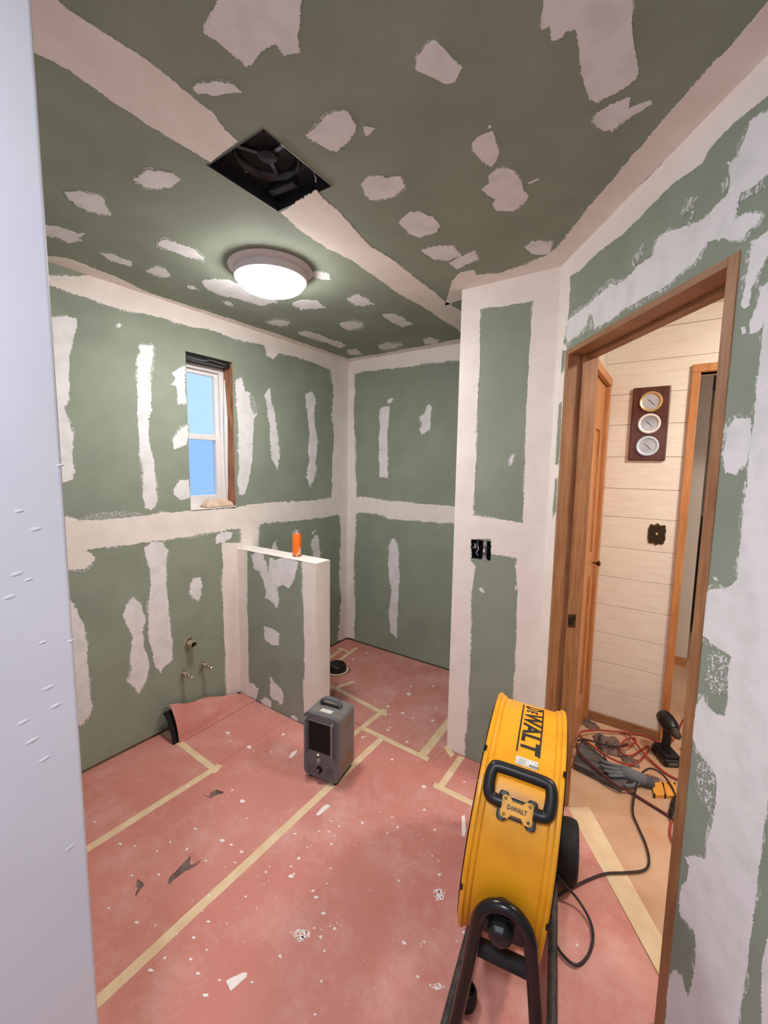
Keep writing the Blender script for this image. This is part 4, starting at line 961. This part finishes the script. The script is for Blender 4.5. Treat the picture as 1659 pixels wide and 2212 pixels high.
MB().tube([(-.115, .300, .1), (.205, .300, .1)], .009, 12).build('axle', 'dusty', t, smooth=True, local=True)
for x0 in (.180, -.085):
    wp = [(.052, -.024), (.060, -.030), (.092, -.033), (.102, -.027), (.106, -.012), (.107, 0), (.106, .012), (.102, .027), (.092, .033), (.060, .030), (.052, .024)]
    tyre = MB().lathe(wp, (x0, .300, .107), (1, 0, 0), 40).build('tyre', 'rubber', t, smooth=True, local=True)
    MB().lathe([(0, -.014), (.03, -.014), (.053, -.018), (.053, .018), (.03, .014), (0, .014)], (x0, .300, .107), (1, 0, 0), 28).build('wheel_hub', 'dusty', t, smooth=True, local=True)
MB().lathe([(.032, 0), (.034, .01), (.034, .035), (.026, .045)], (-.100, -.245, 0), (0, 0, 1), 20).build('rubber_foot', 'rubber', t, smooth=True, local=True)
MB().tube([(-.100, -.245, .04), (-.106, -.262, .085)], .014, 12).build('foot_post', 'dusty', t, smooth=True, local=True)
FAN = t

# ------------------------------------------------------------------ black power lead of the fan
def floor_path(pts, zdef=0.006): return [FL(p[0], p[1], p[2] if len(p) > 2 else zdef) for p in pts]
o = MB().tube(smooth_path(floor_path([(1196, 1880, .10), (1215, 1905, .07), (1250, 1945, .03), (1275, 1990, .012), (1281, 2030, .010), (1270, 2065, .010), (1245, 2085, .010), (1215, 2062, .010), (1198, 2030, .012), (1190, 1985, .016), (1198, 1945, .014), (1235, 1918, .012), (1300, 1889, .010), (1350, 1885, .009), (1390, 1880, .009), (1402, 1862, .009), (1395, 1825, .009), (1378, 1785, .009), (1367, 1755, .012), (1371, 1715, .03), (1383, 1675, .045), (1405, 1660, .045), (1430, 1672, .035), (1450, 1698, .022), (1460, 1722, .014)]), 7), .0046, 8).build('power_lead', 'blackcord', smooth=True)
tag(o, 'black power lead running from the yellow fan out through the doorway', 'cord')
# plug coupling at the jamb
t = thing('plug_coupling', 'black plug coupling joining the lead to the red cord', 'plug', FL(1455, 1752))
p0, p1 = FL(1461, 1722, .016), FL(1452, 1768, .016)
dv = (p1 - p0).normalized(); L_ = (p1 - p0).length
MB().lathe([(.005, -.012), (.009, 0), (.016, .02), (.017, L_ * .45), (.013, L_ * .47), (.013, L_ * .52), (.018, L_ * .54), (.018, L_ * .85), (.010, L_), (.006, L_ + .01)], p0, dv, 14).build('coupling_body', 'black', t, smooth=True)

# ------------------------------------------------------------------ red and dark cords in the hall
def cord(pts, m, label, r=.0055, z=.007):
    o = MB().tube(smooth_path(floor_path(pts, z), 7), r, 8).build('extension_cord', m, smooth=True)
    return tag(o, label, 'cord')
cord([(1452, 1768, .014), (1447, 1795), (1450, 1812), (1462, 1832), (1490, 1850)], 'redcord', 'short red cord loop hanging from the plug coupling')
cord([(1250, 1590, .05), (1258, 1580, .05), (1290, 1577, .03), (1325, 1580, .02), (1350, 1582, .02), (1366, 1595, .03), (1385, 1620, .022), (1405, 1642, .012), (1430, 1664, .008), (1455, 1680), (1485, 1690)], 'redcord', 'long red extension cord crossing the hallway floor diagonally')
cord([(1255, 1592, .05), (1280, 1612, .055), (1310, 1632, .05), (1340, 1647, .03), (1365, 1652, .014), (1385, 1640, .012), (1402, 1618, .012), (1398, 1612, .012), (1385, 1620, .012), (1365, 1632, .014), (1345, 1628, .03), (1340, 1612, .04), (1352, 1598, .04), (1370, 1594, .04), (1372, 1603, .035), (1355, 1612, .035), (1340, 1611, .04)], 'redcord', 'coiled red extension cord tangled over the grey rags')
cord([(1340, 1583, .012), (1380, 1586, .010), (1405, 1593, .009), (1425, 1604, .008), (1450, 1602, .008), (1466, 1575, .008), (1480, 1550, .008), (1500, 1540, .008)], 'redcord', 'red cord running behind the black drill into the next room')
cord([(1247, 1600, .06), (1262, 1597, .06), (1290, 1604, .055), (1315, 1611, .045), (1340, 1612, .042), (1356, 1607, .042)], 'blackcord', 'black cord end curling over the grey rags')
cord([(1245, 1606, .055), (1250, 1625, .05), (1275, 1650, .048), (1310, 1680, .044), (1340, 1700, .036), (1360, 1710, .012), (1400, 1735, .007), (1440, 1760, .007), (1465, 1778, .007), (1490, 1790, .007)], mat('dark_red_cord', (92, 40, 44), .5), 'dark red cord running over the grey plank to the jamb', r=.0062)
cord([(1297, 1588, .03), (1294, 1605, .05), (1302, 1625, .05), (1312, 1645, .045), (1330, 1655, .03)], 'blackcord', 'thin black cord across the middle of the grey rags', r=.004)

# ------------------------------------------------------------------ grey plank, rags, glove
q = [FL(1239, 1662), FL(1340, 1712), FL(1358, 1698), FL(1256, 1606)]
o = MB().prism([Vector((p.x, p.y, 0)) for p in q], (0, 0, .034)).build('plank', 'plank', bevel=.003)
tag(o, 'weathered grey plank lying flat inside the doorway', 'plank')
def heap(name, px, lx, ly, hz, seed, m, label, rot=0.0, cat='rag', z=0.0):
    c = FL(*px)
    o = crumple(name, 0, 0, 0, lx, ly, hz, seed, m, 30, 22)
    o.location = (c.x, c.y, z); o.rotation_euler = (0, 0, rot)
    return tag(o, label, cat)
heap('rag', (1316, 1612), .070, .085, .05, 11.0, 'rag', 'crumpled grey brown rag under the tangled red cord', .4)
heap('rag', (1272, 1566), .055, .035, .035, 17.0, 'rag', 'folded grey rag against the hallway baseboard', -.5)
heap('rag', (1362, 1648), .042, .03, .03, 23.0, 'rag', 'small brown rag beside the coiled red cord', .2)
heap('rag', (1408, 1685), .035, .03, .015, 29.0, 'rag', 'scrap of grey plastic bag by the glove cuff', .2)
# work glove: one continuous body, five fingers, cuff
g0 = thing('work_glove', 'grey knitted work glove lying on the plank', 'glove', FL(1375, 1690))
zb = .044
def gp(x, y, z): return FL(x, y, z)
c = MB()
palm = [gp(1398, 1688, .022), gp(1388, 1684, .030), gp(1372, 1679, .040), gp(1356, 1671, .050), gp(1344, 1665, .052)]
c.tube(smooth_path(palm, 4), [.024, .025, .026, .027, .028, .029, .030, .031, .032, .032, .032, .031, .031, .030, .029, .027, .024], 14)
for f, r in (([(1350, 1658, .055), (1330, 1654, .055), (1310, 1648, .052), (1296, 1642, .048)], .0105), ([(1348, 1664, .056), (1328, 1661, .057), (1308, 1657, .055), (1297, 1652, .050)], .0105),
             ([(1348, 1670, .054), (1330, 1669, .055), (1314, 1667, .052), (1306, 1664, .048)], .0105), ([(1352, 1676, .046), (1336, 1676, .047), (1322, 1676, .046), (1314, 1675, .044)], .0095),
             ([(1378, 1692, .032), (1366, 1698, .026), (1352, 1697, .022), (1346, 1690, .030)], .011)):
    pth = smooth_path([gp(*p) for p in f], 4); n = len(pth)
    c.tube(pth, [r * (1 - .25 * k / n) if k < n - 1 else r * .4 for k in range(n)], 10)
c.build('glove_body', 'glove', g0, smooth=True)
MB().tube(smooth_path([gp(1392, 1687, .026), gp(1400, 1690, .022), (gp(1408, 1691, .020))], 3), [.026, .027, .027, .027, .027, .026, .025], 14).build('cuff', mat('glove_cuff', (84, 84, 90), .9, var=.15, scale=80, bump=.2), g0, smooth=True)

# ------------------------------------------------------------------ yellow panel pieces
t = thing('plate_stack', 'small stack of yellow slotted plates by the right jamb', 'plates', FL(1440, 1705))
q0, q1, q2, q3 = FL(1413, 1724), FL(1463, 1726), FL(1456, 1695), FL(1407, 1697)
for k in range(2):
    for u0, u1 in ((0.0, .46), (.52, 1.0)):
        pts = [q0.lerp(q1, u0), q0.lerp(q1, u1), q3.lerp(q2, u1), q3.lerp(q2, u0)]
        MB().prism([Vector((p.x, p.y, k * .009)) for p in pts], (0, 0, .0075)).build('plate', mat('amber_plate', (244, 168, 74), .45, var=.06), t, bevel=.0015)
for u in (.0, .46, .98):
    for v in (.05, .88):
        p = q0.lerp(q1, u).lerp(q3.lerp(q2, u), v); MB().box((p.x - .003, p.y - .006, .0), (p.x + .005, p.y + .006, .0178)).build('tie_band', 'print', t)

# ------------------------------------------------------------------ cordless drill standing on its battery
bp0 = FL(1437, 1640)
t = thing('cordless_drill', 'black cordless drill standing upright on its battery in the hallway', 'drill', (bp0.x, bp0.y, 0), math.radians(30))
t.scale = (1.12, 1.12, 1.12)
MB().box((-.038, -.062, .0), (.038, .062, .038)).build('battery', 'black', t, bevel=.010, seg=3, local=True)
MB().box((-.034, -.055, .038), (.034, .050, .056)).build('battery_shoe', 'rubber', t, bevel=.006, local=True)
MB().box((-.02, -.0632, .012), (.02, -.062, .026)).build('battery_label', 'grey', t, local=True)
c = MB(); gpth = [(0, .006, .05), (0, .004, .09), (0, .0, .13), (0, -.006, .165)]
c.tube(smooth_path(gpth, 4), [.0215, .020, .019, .0185, .018, .018, .0185, .019, .020, .021, .022, .0225, .023], 14); c.build('grip', 'rubber', t, smooth=True, local=True)
MB().lathe([(0, -.062), (.020, -.062), (.032, -.050), (.037, -.020), (.036, .012), (.031, .034), (.025, .046), (0, .048)], (0, .0, .186), (0, -1, -.22), 24).build('motor_housing', 'black', t, smooth=True, local=True)
MB().lathe([(.021, .046), (.021, .052), (.016, .078), (.009, .088), (.004, .090), (0, .090)], (0, .0, .186), (0, -1, -.22), 18).build('chuck', 'dusty', t, smooth=True, local=True)
MB().box((-.006, -.034, .135), (.006, -.020, .160)).build('trigger', 'grey', t, bevel=.003, local=True)
MB().tube([(.036, -.03, .02), (.046, -.01, .012), (.044, .02, .012)], .0035, 8).build('belt_clip', 'blackmetal', t, smooth=True, local=True)
# screw standing on its head
p = FL(1473, 1620)
t = thing('screw_anchor', 'small dark screw standing on the hallway floor near the jamb', 'screw', p)
MB().lathe([(.009, 0), (.010, .004), (.004, .006), (.0035, .022), (0, .024)], (p.x, p.y, 0), (0, 0, 1), 12).build('screw_body', 'dusty', t, smooth=True)

# ------------------------------------------------------------------ plaque with three dials
a_, b_ = PY(1368, 840, HALL_Y), PY(1440, 994, HALL_Y)
x0, x1, z0, z1 = 2.121, 2.300, 1.617, 2.022
t = thing('dial_plaque', 'dark wooden plaque with three round metal dials on the whitewashed boards', 'plaque', ((x0 + x1) / 2, HALL_Y, z0))
MB().box((x0, HALL_Y - .018, z0), (x1, HALL_Y - .0002, z1)).build('plaque_board', 'plaque', t, bevel=.006)
xm = (x0 + x1) / 2
M['ringwhite'] = mat('white_dial_ring', (240, 240, 238), .3, var=.03); M['ringblue'] = mat('pale_blue_dial_ring', (205, 226, 244), .3, var=.03)
for zz_, mm in ((PY(1404, 869, HALL_Y).z, 'brassring'), (PY(1402, 916, HALL_Y).z, 'ringwhite'), (PY(1399, 964, HALL_Y).z, 'ringblue')):
    if mm == 'brassring' and 'brassring' not in M: M['brassring'] = mat('polished_brass', (232, 204, 148), .35, metal=.6)
    M['dialface'] = M.get('dialface') or mat('brushed_dial', (228, 228, 234), .4, metal=.3, scale=6, col2=(150, 150, 158), lo=.3, hi=.7)
    cpt = Vector((xm + .001, HALL_Y - .018, zz_))
    dz = MB().lathe([(.054, 0), (.055, .008), (.050, .013), (.043, .010), (.0405, .004)], cpt, (0, -1, 0), 48).build('dial_ring', mm, t, smooth=True)
    MB().lathe([(.041, .005), (0, .005)], cpt, (0, -1, 0), 40).build('dial_face', 'dialface', dz)
    for ang, ln in ((2.4, .026), (-.8, .018)):
        MB().box((-.0012, -.0064, 0), (.0012, -.0054, ln), Matrix.Translation(cpt) @ Matrix.Rotation(ang, 4, 'Y')).build('dial_hand', 'dusty', dz)
# ornate switch plate
cx_, cz_ = 2.290, 1.205
out = [(-.036, .050), (-.032, .056), (-.018, .051), (-.006, .058), (0, .066), (.006, .058), (.018, .051), (.032, .056), (.040, .050), (.038, .038), (.043, .026), (.041, .0), (.043, -.026), (.038, -.038), (.036, -.052), (.024, -.056), (.012, -.052), (0, -.064), (-.012, -.052), (-.024, -.056), (-.038, -.050), (-.038, -.038), (-.043, -.026), (-.041, 0), (-.043, .026), (-.038, .038)]
t = thing('switch_plate', 'scalloped aged brass switch plate on the whitewashed boards', 'switch', (cx_, HALL_Y, cz_))
MB().prism([(cx_ + x, HALL_Y - .0002, cz_ + z) for x, z in out], (0, -.005, 0)).build('plate', 'brass', t, bevel=.0015)
MB().prism([(cx_ + x * .84, HALL_Y - .005, cz_ + z * .84) for x, z in out], (0, -.0012, 0)).build('plate_face', mat('dark_bronze', (66, 52, 34), .45, metal=.6), t)
MB().box((cx_ - .005, HALL_Y - .016, cz_ - .004), (cx_ + .005, HALL_Y - .006, cz_ + .010)).build('toggle', 'brassring', t, bevel=.002)
for dz_ in (-.032, .032): MB().lathe([(.003, 0), (.002, .002), (0, .002)], (cx_, HALL_Y - .0062, cz_ + dz_), (0, -1, 0), 10).build('screw', 'brass', t)

# ------------------------------------------------------------------ things in the room beyond
def pk(px, yy): return PY(px[0], px[1], yy)
a_, b_ = pk((1538, 934), 2.88), pk((1560, 990), 2.88)
t = thing('picture_frame', 'black picture frame on the far wall beyond the hallway', 'frame', ((a_.x + b_.x) / 2, 2.9, b_.z))
MB().box((a_.x, 2.875, b_.z), (b_.x + .2, 2.899, a_.z)).build('frame_board', 'black', t, bevel=.003)
MB().box((a_.x + .05, 2.872, b_.z + .03), (b_.x + .17, 2.8755, a_.z - .03)).build('picture', 'dark', t)
c_ = pk((1540, 1028), 2.86)
t = thing('wall_ornament', 'dark round wall ornament below the black frame', 'ornament', (c_.x + .04, 2.88, c_.z - .09))
MB().lathe([(.085, 0), (.088, .012), (.076, .02), (.070, .010), (0, .010)], (c_.x + .055, 2.899, c_.z), (0, -1, 0), 36).build('ornament_disc', 'dusty', t, smooth=True)
a_ = pk((1514, 1119), 2.3); b_ = pk((1480, 1440), 2.3)
t = thing('shelf_unit', 'dark shelf unit loaded with black items beyond the hallway', 'shelf', (2.95, 2.3, 0))
MB().box((2.60, 2.05, 0), (2.63, 2.5, a_.z)).build('side_panel', 'dark', t); MB().box((3.35, 2.05, 0), (3.38, 2.5, a_.z)).build('side_panel', 'dark', t)
MB().box((2.63, 2.47, 0), (3.35, 2.5, a_.z)).build('back_panel', 'dark', t)
for k, zz_ in enumerate((.03, .36, .66, .95, a_.z - .02)): MB().box((2.63, 2.05, zz_), (3.35, 2.47, zz_ + .02)).build('shelf_board', 'plaque' if k == 4 else 'dusty', t)
for k, (zz_, hh, m_) in enumerate(((.05, .26, 'black'), (.38, .24, 'rubber'), (.68, .22, 'black'), (.97, .16, 'plaque'))):
    o = MB().box((2.66, 2.1, zz_), (2.98, 2.44, zz_ + hh)).build('storage_box', m_, bevel=.01)
    tag(o, ['black box on the lowest dark shelf', 'dull black box on the second dark shelf', 'black box on the third dark shelf', 'brown box on the upper dark shelf'][k], 'box', 'boxes on the dark shelf')

# ------------------------------------------------------------------ curled sheet of paper at the left wall
A0, A1 = FL(388, 1606), FL(553, 1513)
c = MB(); n = 44; m = 22
for i in range(n + 1):
    u = i / n
    base = A0.lerp(A1, u)
    lift = 0.165 * (1 - u) ** .85 * (1 + .07 * math.sin(u * 15 + 1))
    fl = .06 + .62 * u
    xt = .030 + .018 * math.sin(u * 8 + .6) * (1 - u)
    for j in range(m + 1):
        v = j / m
        if v < fl: x = base.x + (xt - base.x) * v * .75; z = .0022; e = 0
        else:
            e = (v - fl) / (1 - fl); xf = base.x + (xt - base.x) * fl * .75
            x = xf + (xt - xf) * e ** 1.25
            z = .0022 + lift * (1 - (1 - e) ** 1.7)
            z += .016 * noise.noise((u * 5, e * 2.5, 2)) * e * (1 - u); x += .014 * noise.noise((u * 6, e * 2, 12)) * math.sin(math.pi * e)
        y = base.y + .016 * e * (1 - u)
        c.v.append(Vector((max(x, .006), y, max(z, .0022))))
for i in range(n):
    for j in range(m):
        a = i * (m + 1) + j; c.f.append((a, a + 1, a + m + 2, a + m + 1))
cpt_ = thing('curled_paper', 'sheet of red floor paper curling up against the wall below the pipes', 'paper', (A0.x, A0.y, 0))
o = c.build('paper_sheet', 'paper', cpt_, smooth=True)
md = o.modifiers.new('thick', 'SOLIDIFY'); md.thickness = .0015; md.offset = 1
d2 = MB(); k = 8  # black sheet added to draw the shade in the curl's open end
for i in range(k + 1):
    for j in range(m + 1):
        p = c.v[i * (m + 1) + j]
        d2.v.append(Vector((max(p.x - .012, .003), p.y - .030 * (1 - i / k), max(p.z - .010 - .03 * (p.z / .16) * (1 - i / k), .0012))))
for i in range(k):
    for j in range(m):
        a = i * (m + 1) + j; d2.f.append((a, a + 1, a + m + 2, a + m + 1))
o = d2.build('shade_sheet', 'dark', cpt_, smooth=True); o['label'] = 'black sheet standing in for the shade under the curl'
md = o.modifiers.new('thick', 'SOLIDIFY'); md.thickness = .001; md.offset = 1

# ------------------------------------------------------------------ drain opening in the alcove floor
fcx, fcy = flange_c.x, flange_c.y
t = thing('closet_flange', 'black capped drain pipe in the floor opening behind the partition', 'drain', (fcx, fcy, -.003))
MB().lathe([(.082, -.0035), (.092, -.0035), (.093, .004), (.082, .006), (.075, .004)], (fcx, fcy, 0), (0, 0, 1), 40).build('flange_ring', 'lighttan', t, smooth=True)
MB().lathe([(.070, -.003), (.074, .02), (.072, .040), (.060, .052), (.040, .048), (.030, .040), (0, .038)], (fcx, fcy, 0), (0, 0, 1), 36).build('rubber_cap', 'black', t, smooth=True)
MB().lathe([(.094, -.0036), (.104, -.0036)], (fcx, fcy, 0), (0, 0, 1), 40).build('cut_edge', 'dark', t)

# ------------------------------------------------------------------ masking tape on the floor
def tape(a, b, wd, label, lift=.0006, ext=0.0, jag=.002):
    a = Vector(a); b = Vector(b); d = (b - a).normalized(); nn = Vector((-d.y, d.x, 0)); L = (b - a).length; k = max(2, int(L / .06))
    left = []; right = []
    for i in range(k + 1):
        p = a.lerp(b, i / k); e = jag * noise.noise((p.x * 8, p.y * 8, wd * 50))
        left.append(p + nn * (wd / 2) + nn * e); right.append(p - nn * (wd / 2) + nn * e)
    right[0] += d * .006; left[-1] -= d * .005
    pts = [Vector((p.x, p.y, .0001)) for p in left + right[::-1]]
    o = MB().prism(pts, (0, 0, lift)).build('masking_tape_strip', 'tape')
    return tag(o, label, 'tape', 'masking tape strips on the floor paper')
tape(FL(216, 2160) - Vector((0, .10, 0)), FL(827, 1593), .037, 'longest masking tape strip, running under the grey heater', .0006)
tape(FL(186, 1834) - Vector((0, .2, 0)), FL(477, 1652), .037, 'long masking tape strip parallel to the left wall')
tape(FL(356, 1580), FL(470, 1667), .034, 'short tape strip running out from below the curled paper', .0009)
tape(FL(700, 1474), FL(836, 1545), .034, 'tape strip leading out from behind the partition end', .0009)
tape(FL(833, 1532), FL(759, 1590), .034, 'tape strip going behind the heater from the crossing', .0012)
tape(FL(780, 1571), FL(926, 1641), .034, 'tape strip ending in a corner left of the return wall', .0009)
tape(FL(910, 1634), FL(975, 1553), .048, 'wide tape strip reaching the foot of the return wall', .0012)
tape(FL(705, 1492), FL(766, 1472), .026, 'tape strip just below the capped drain', .0012)
tape(FL(705, 1427), FL(741, 1400), .026, 'tape strip nearest the alcove corner', .0009)
tape(FL(725, 1432), FL(771, 1399), .030, 'tape strip running from the drain towards the alcove end wall', .0009)
tape(FL(731, 1400), FL(757, 1410), .024, 'tiny tape strip bridging two strips near the alcove corner', .0012)
tape(FL(998, 1634), FL(950, 1702), .034, 'tape strip from the return wall towards the yellow fan', .0009)
tape(FL(936, 1695), FL(1040, 1745), .034, 'tape strip running in behind the yellow fan', .0012)
o = MB().prism([dpt(.14, .115, .0001), dpt(.90, .085, .0001), dpt(.90, .155, .0001), dpt(.14, .215, .0001)], (0, 0, .0007)).build('masking_tape_strip', 'tape')
tag(o, 'broad masking tape along the doorway threshold', 'tape', 'masking tape strips on the floor paper')

# ------------------------------------------------------------------ scraps and droppings on the paper
def scrap(pts, label, h=.0025, m='chip', amp=.5, name='paper_scrap', cat='scrap', group=None, z=.0002):
    q = [FL(x, y) for x, y in ragged(pts, amp, 3.0, pts[0][0])]
    o = MB().prism([Vector((p.x, p.y, z)) for p in q], (0, 0, h)).build(name, m)
    return tag(o, label, cat, group)
Y7 = lambda pts: Z(180, 1480, 2.765, pts)
scrap(Y7([(850, 1770), (950, 1722), (978, 1722), (975, 1745), (880, 1832)]), 'largest white board scrap near the front of the floor')
scrap(Y7([(1390, 775), (1425, 735), (1450, 715), (1478, 722), (1450, 745), (1415, 775), (1400, 782)]), 'slender white shaving in front of the heater')
scrap(Y7([(1228, 430), (1245, 405), (1275, 388), (1275, 405), (1250, 430), (1232, 438)]), 'white leaf shaped scrap left of the heater')
scrap([(997, 1764), (1004, 1761), (1007, 1795), (1004, 1808), (998, 1808)], 'narrow white sliver left of the yellow fan')
scrap([(958, 1615), (966, 1613), (982, 1631), (978, 1637), (972, 1636)], 'crumpled tape scrap at the foot of the return wall', m='tape', h=.006)
scrap([(450, 1550), (470, 1545), (469, 1548), (452, 1553)], 'thin white stick on the curled paper', z=.012)
scrap([(484, 1581), (498, 1582), (491, 1589), (489, 1584)], 'tiny white arrow shaped scrap beside the curled paper')
blobs = []
for x, y in ((885, 955), (1370, 1232), (1392, 1270), (945, 998), (905, 1062), (450, 1135), (320, 1420), (745, 1415), (1435, 1365), (1480, 815), (830, 930), (1007, 1778), (813, 1765), (220, 950), (640, 1640), (660, 1510), (730, 1855), (1385, 1970), (1440, 1590), (1240, 1145), (970, 1265), (290, 1140), (670, 860), (625, 605), (890, 628), (950, 695), (1195, 295), (990, 372), (685, 1725), (400, 1705), (150, 1335), (70, 820)):
    blobs.append((180 + x / 2.765, 1480 + y / 2.765))
blobs += [(870, 1541), (843, 1572), (838, 1577), (838, 1526), (942, 1529), (888, 1483), (936, 1483), (883, 1500), (793, 1411), (763, 1425), (935, 1557), (879, 1603), (784, 1593), (847, 1641), (915, 1700), (949, 1890), (947, 1935), (916, 1750), (1003, 1690)]
for k, (x, y) in enumerate(blobs):
    rr = random.choice((2.2, 2.8, 3.4, 4.4)) * (1 + (y - 1450) / 1100)
    el = random.uniform(.5, .9); an = random.uniform(0, 3.1)
    pts = []
    for i in range(9):
        a = 2 * math.pi * i / 9; r_ = rr * random.uniform(.75, 1.2)
        pts.append((x + r_ * math.cos(a), y + r_ * math.sin(a) * .62))
    scrap(pts, 'white blob of dried compound dropped on the red floor paper', .002, amp=.3, name='compound_drop', cat='dropping', group='compound drops on the floor paper')
# smears too fine to count
c = MB()
for cx, cy, n, sp in ((648, 2020, 26, 16), (720, 2005, 22, 18), (945, 1935, 16, 12), (830, 1520, 26, 14), (760, 1480, 16, 14), (850, 1500, 22, 24), (690, 1800, 10, 40), (480, 1740, 18, 50), (560, 1900, 34, 90), (830, 1850, 44, 100), (700, 2080, 30, 120), (900, 2050, 26, 60), (1300, 2040, 8, 40), (420, 1960, 26, 80), (860, 1570, 34, 50), (900, 1750, 24, 60), (330, 1800, 20, 70), (540, 1600, 14, 40), (730, 1480, 12, 30)):
    for _ in range(int(n * .55)):
        x = random.gauss(cx, sp); y = random.gauss(cy, sp * .6)
        p = FL(x, y)
        if p.x < .05 or p.y > -.05 or (p - DO).dot(DN) > -.05 or y > 2205 or x < 215: continue
        if HWY0 - .05 < p.y < HWY1 + .03 and p.x < HWX + .03: continue
        s = random.choice((.0016, .002, .0025, .003, .005, .007)); an = random.uniform(0, 6.3); m_ = 6
        pts = [Vector((p.x + s * random.uniform(.3, 1.4) * math.cos(an + 2 * math.pi * i / m_), p.y + s * random.uniform(.2, 1.2) * math.sin(an + 2 * math.pi * i / m_), .0001)) for i in range(m_)]
        c.prism(pts, (0, 0, .0009))
o = c.build('compound_specks', 'chip'); tag(o, 'fine white specks of compound scattered over the red paper', 'specks', kind='stuff')
for pts, lab in ((Z(180, 1480, 2.765, [(1245, 1480), (1290, 1455), (1350, 1475), (1355, 1500), (1310, 1525), (1290, 1535), (1260, 1500)]), 'largest mottled white smear in the middle of the floor'), ([(937, 1925), (950, 1918), (962, 1930), (958, 1944), (946, 1946), (938, 1936)], 'mottled white smear left of the yellow fan'),
                 ([(1062, 2070), (1080, 2062), (1092, 2075), (1085, 2086)], 'small white smear under the fan stand'), ([(925, 2128), (950, 2124), (962, 2133), (940, 2140)], 'flat white smear left of the fan stand')):
    scrap(pts, lab, .0008, m='smear', amp=1.6, name='compound_smear', cat='smear')
# flaps beside the tears
for pts, lab in ((Z(280, 1820, 10.37, [(1350, 510), (1380, 300), (1440, 240), (1600, 430), (1420, 500)]), 'torn paper flap beside the long tear'),
                 (Z(430, 1690, 23.7, [(240, 640), (330, 480), (600, 470), (540, 720), (470, 760)]), 'lifted paper flap beside the tear nearest the heater')):
    q = [FL(x, y) for x, y in pts]
    MBx = MB(); n = len(q)
    zz_ = [.001, .010, .012, .006, .002]
    o = MB().prism([Vector((p.x, p.y, zz_[i])) for i, p in enumerate(q)], (0, 0, .0015)).build('paper_flap', 'paper'); tag(o, lab, 'paper flap')

# paint lumps on the old wall in the foreground
for x, y, r in ((42, 1104, .0022), (78, 1143, .0028), (36, 1240, .003), (62, 1252, .002), (92, 1388, .002), (104, 1486, .0032), (50, 1560, .003), (70, 1600, .0035), (96, 1640, .003), (150, 1832, .003), (20, 1290, .003), (130, 1005, .002), (152, 1385, .002), (120, 1525, .003)):
    p = PX(x, y, EX); an = random.uniform(0, 3)
    mb = MB().lathe([(r * 1.6, -.0002), (r * 1.2, .0006), (r * .6, .0011), (0, .0013)], (0, 0, 0), (1, 0, 0), 12)
    mb.v = [Vector((q.x + p.x, q.y * 1.9 + p.y + q.z * .6, q.z * .8 + p.z)) for q in mb.v]
    mb.build('paint_lump', 'oldpaint', wall_front, smooth=True)
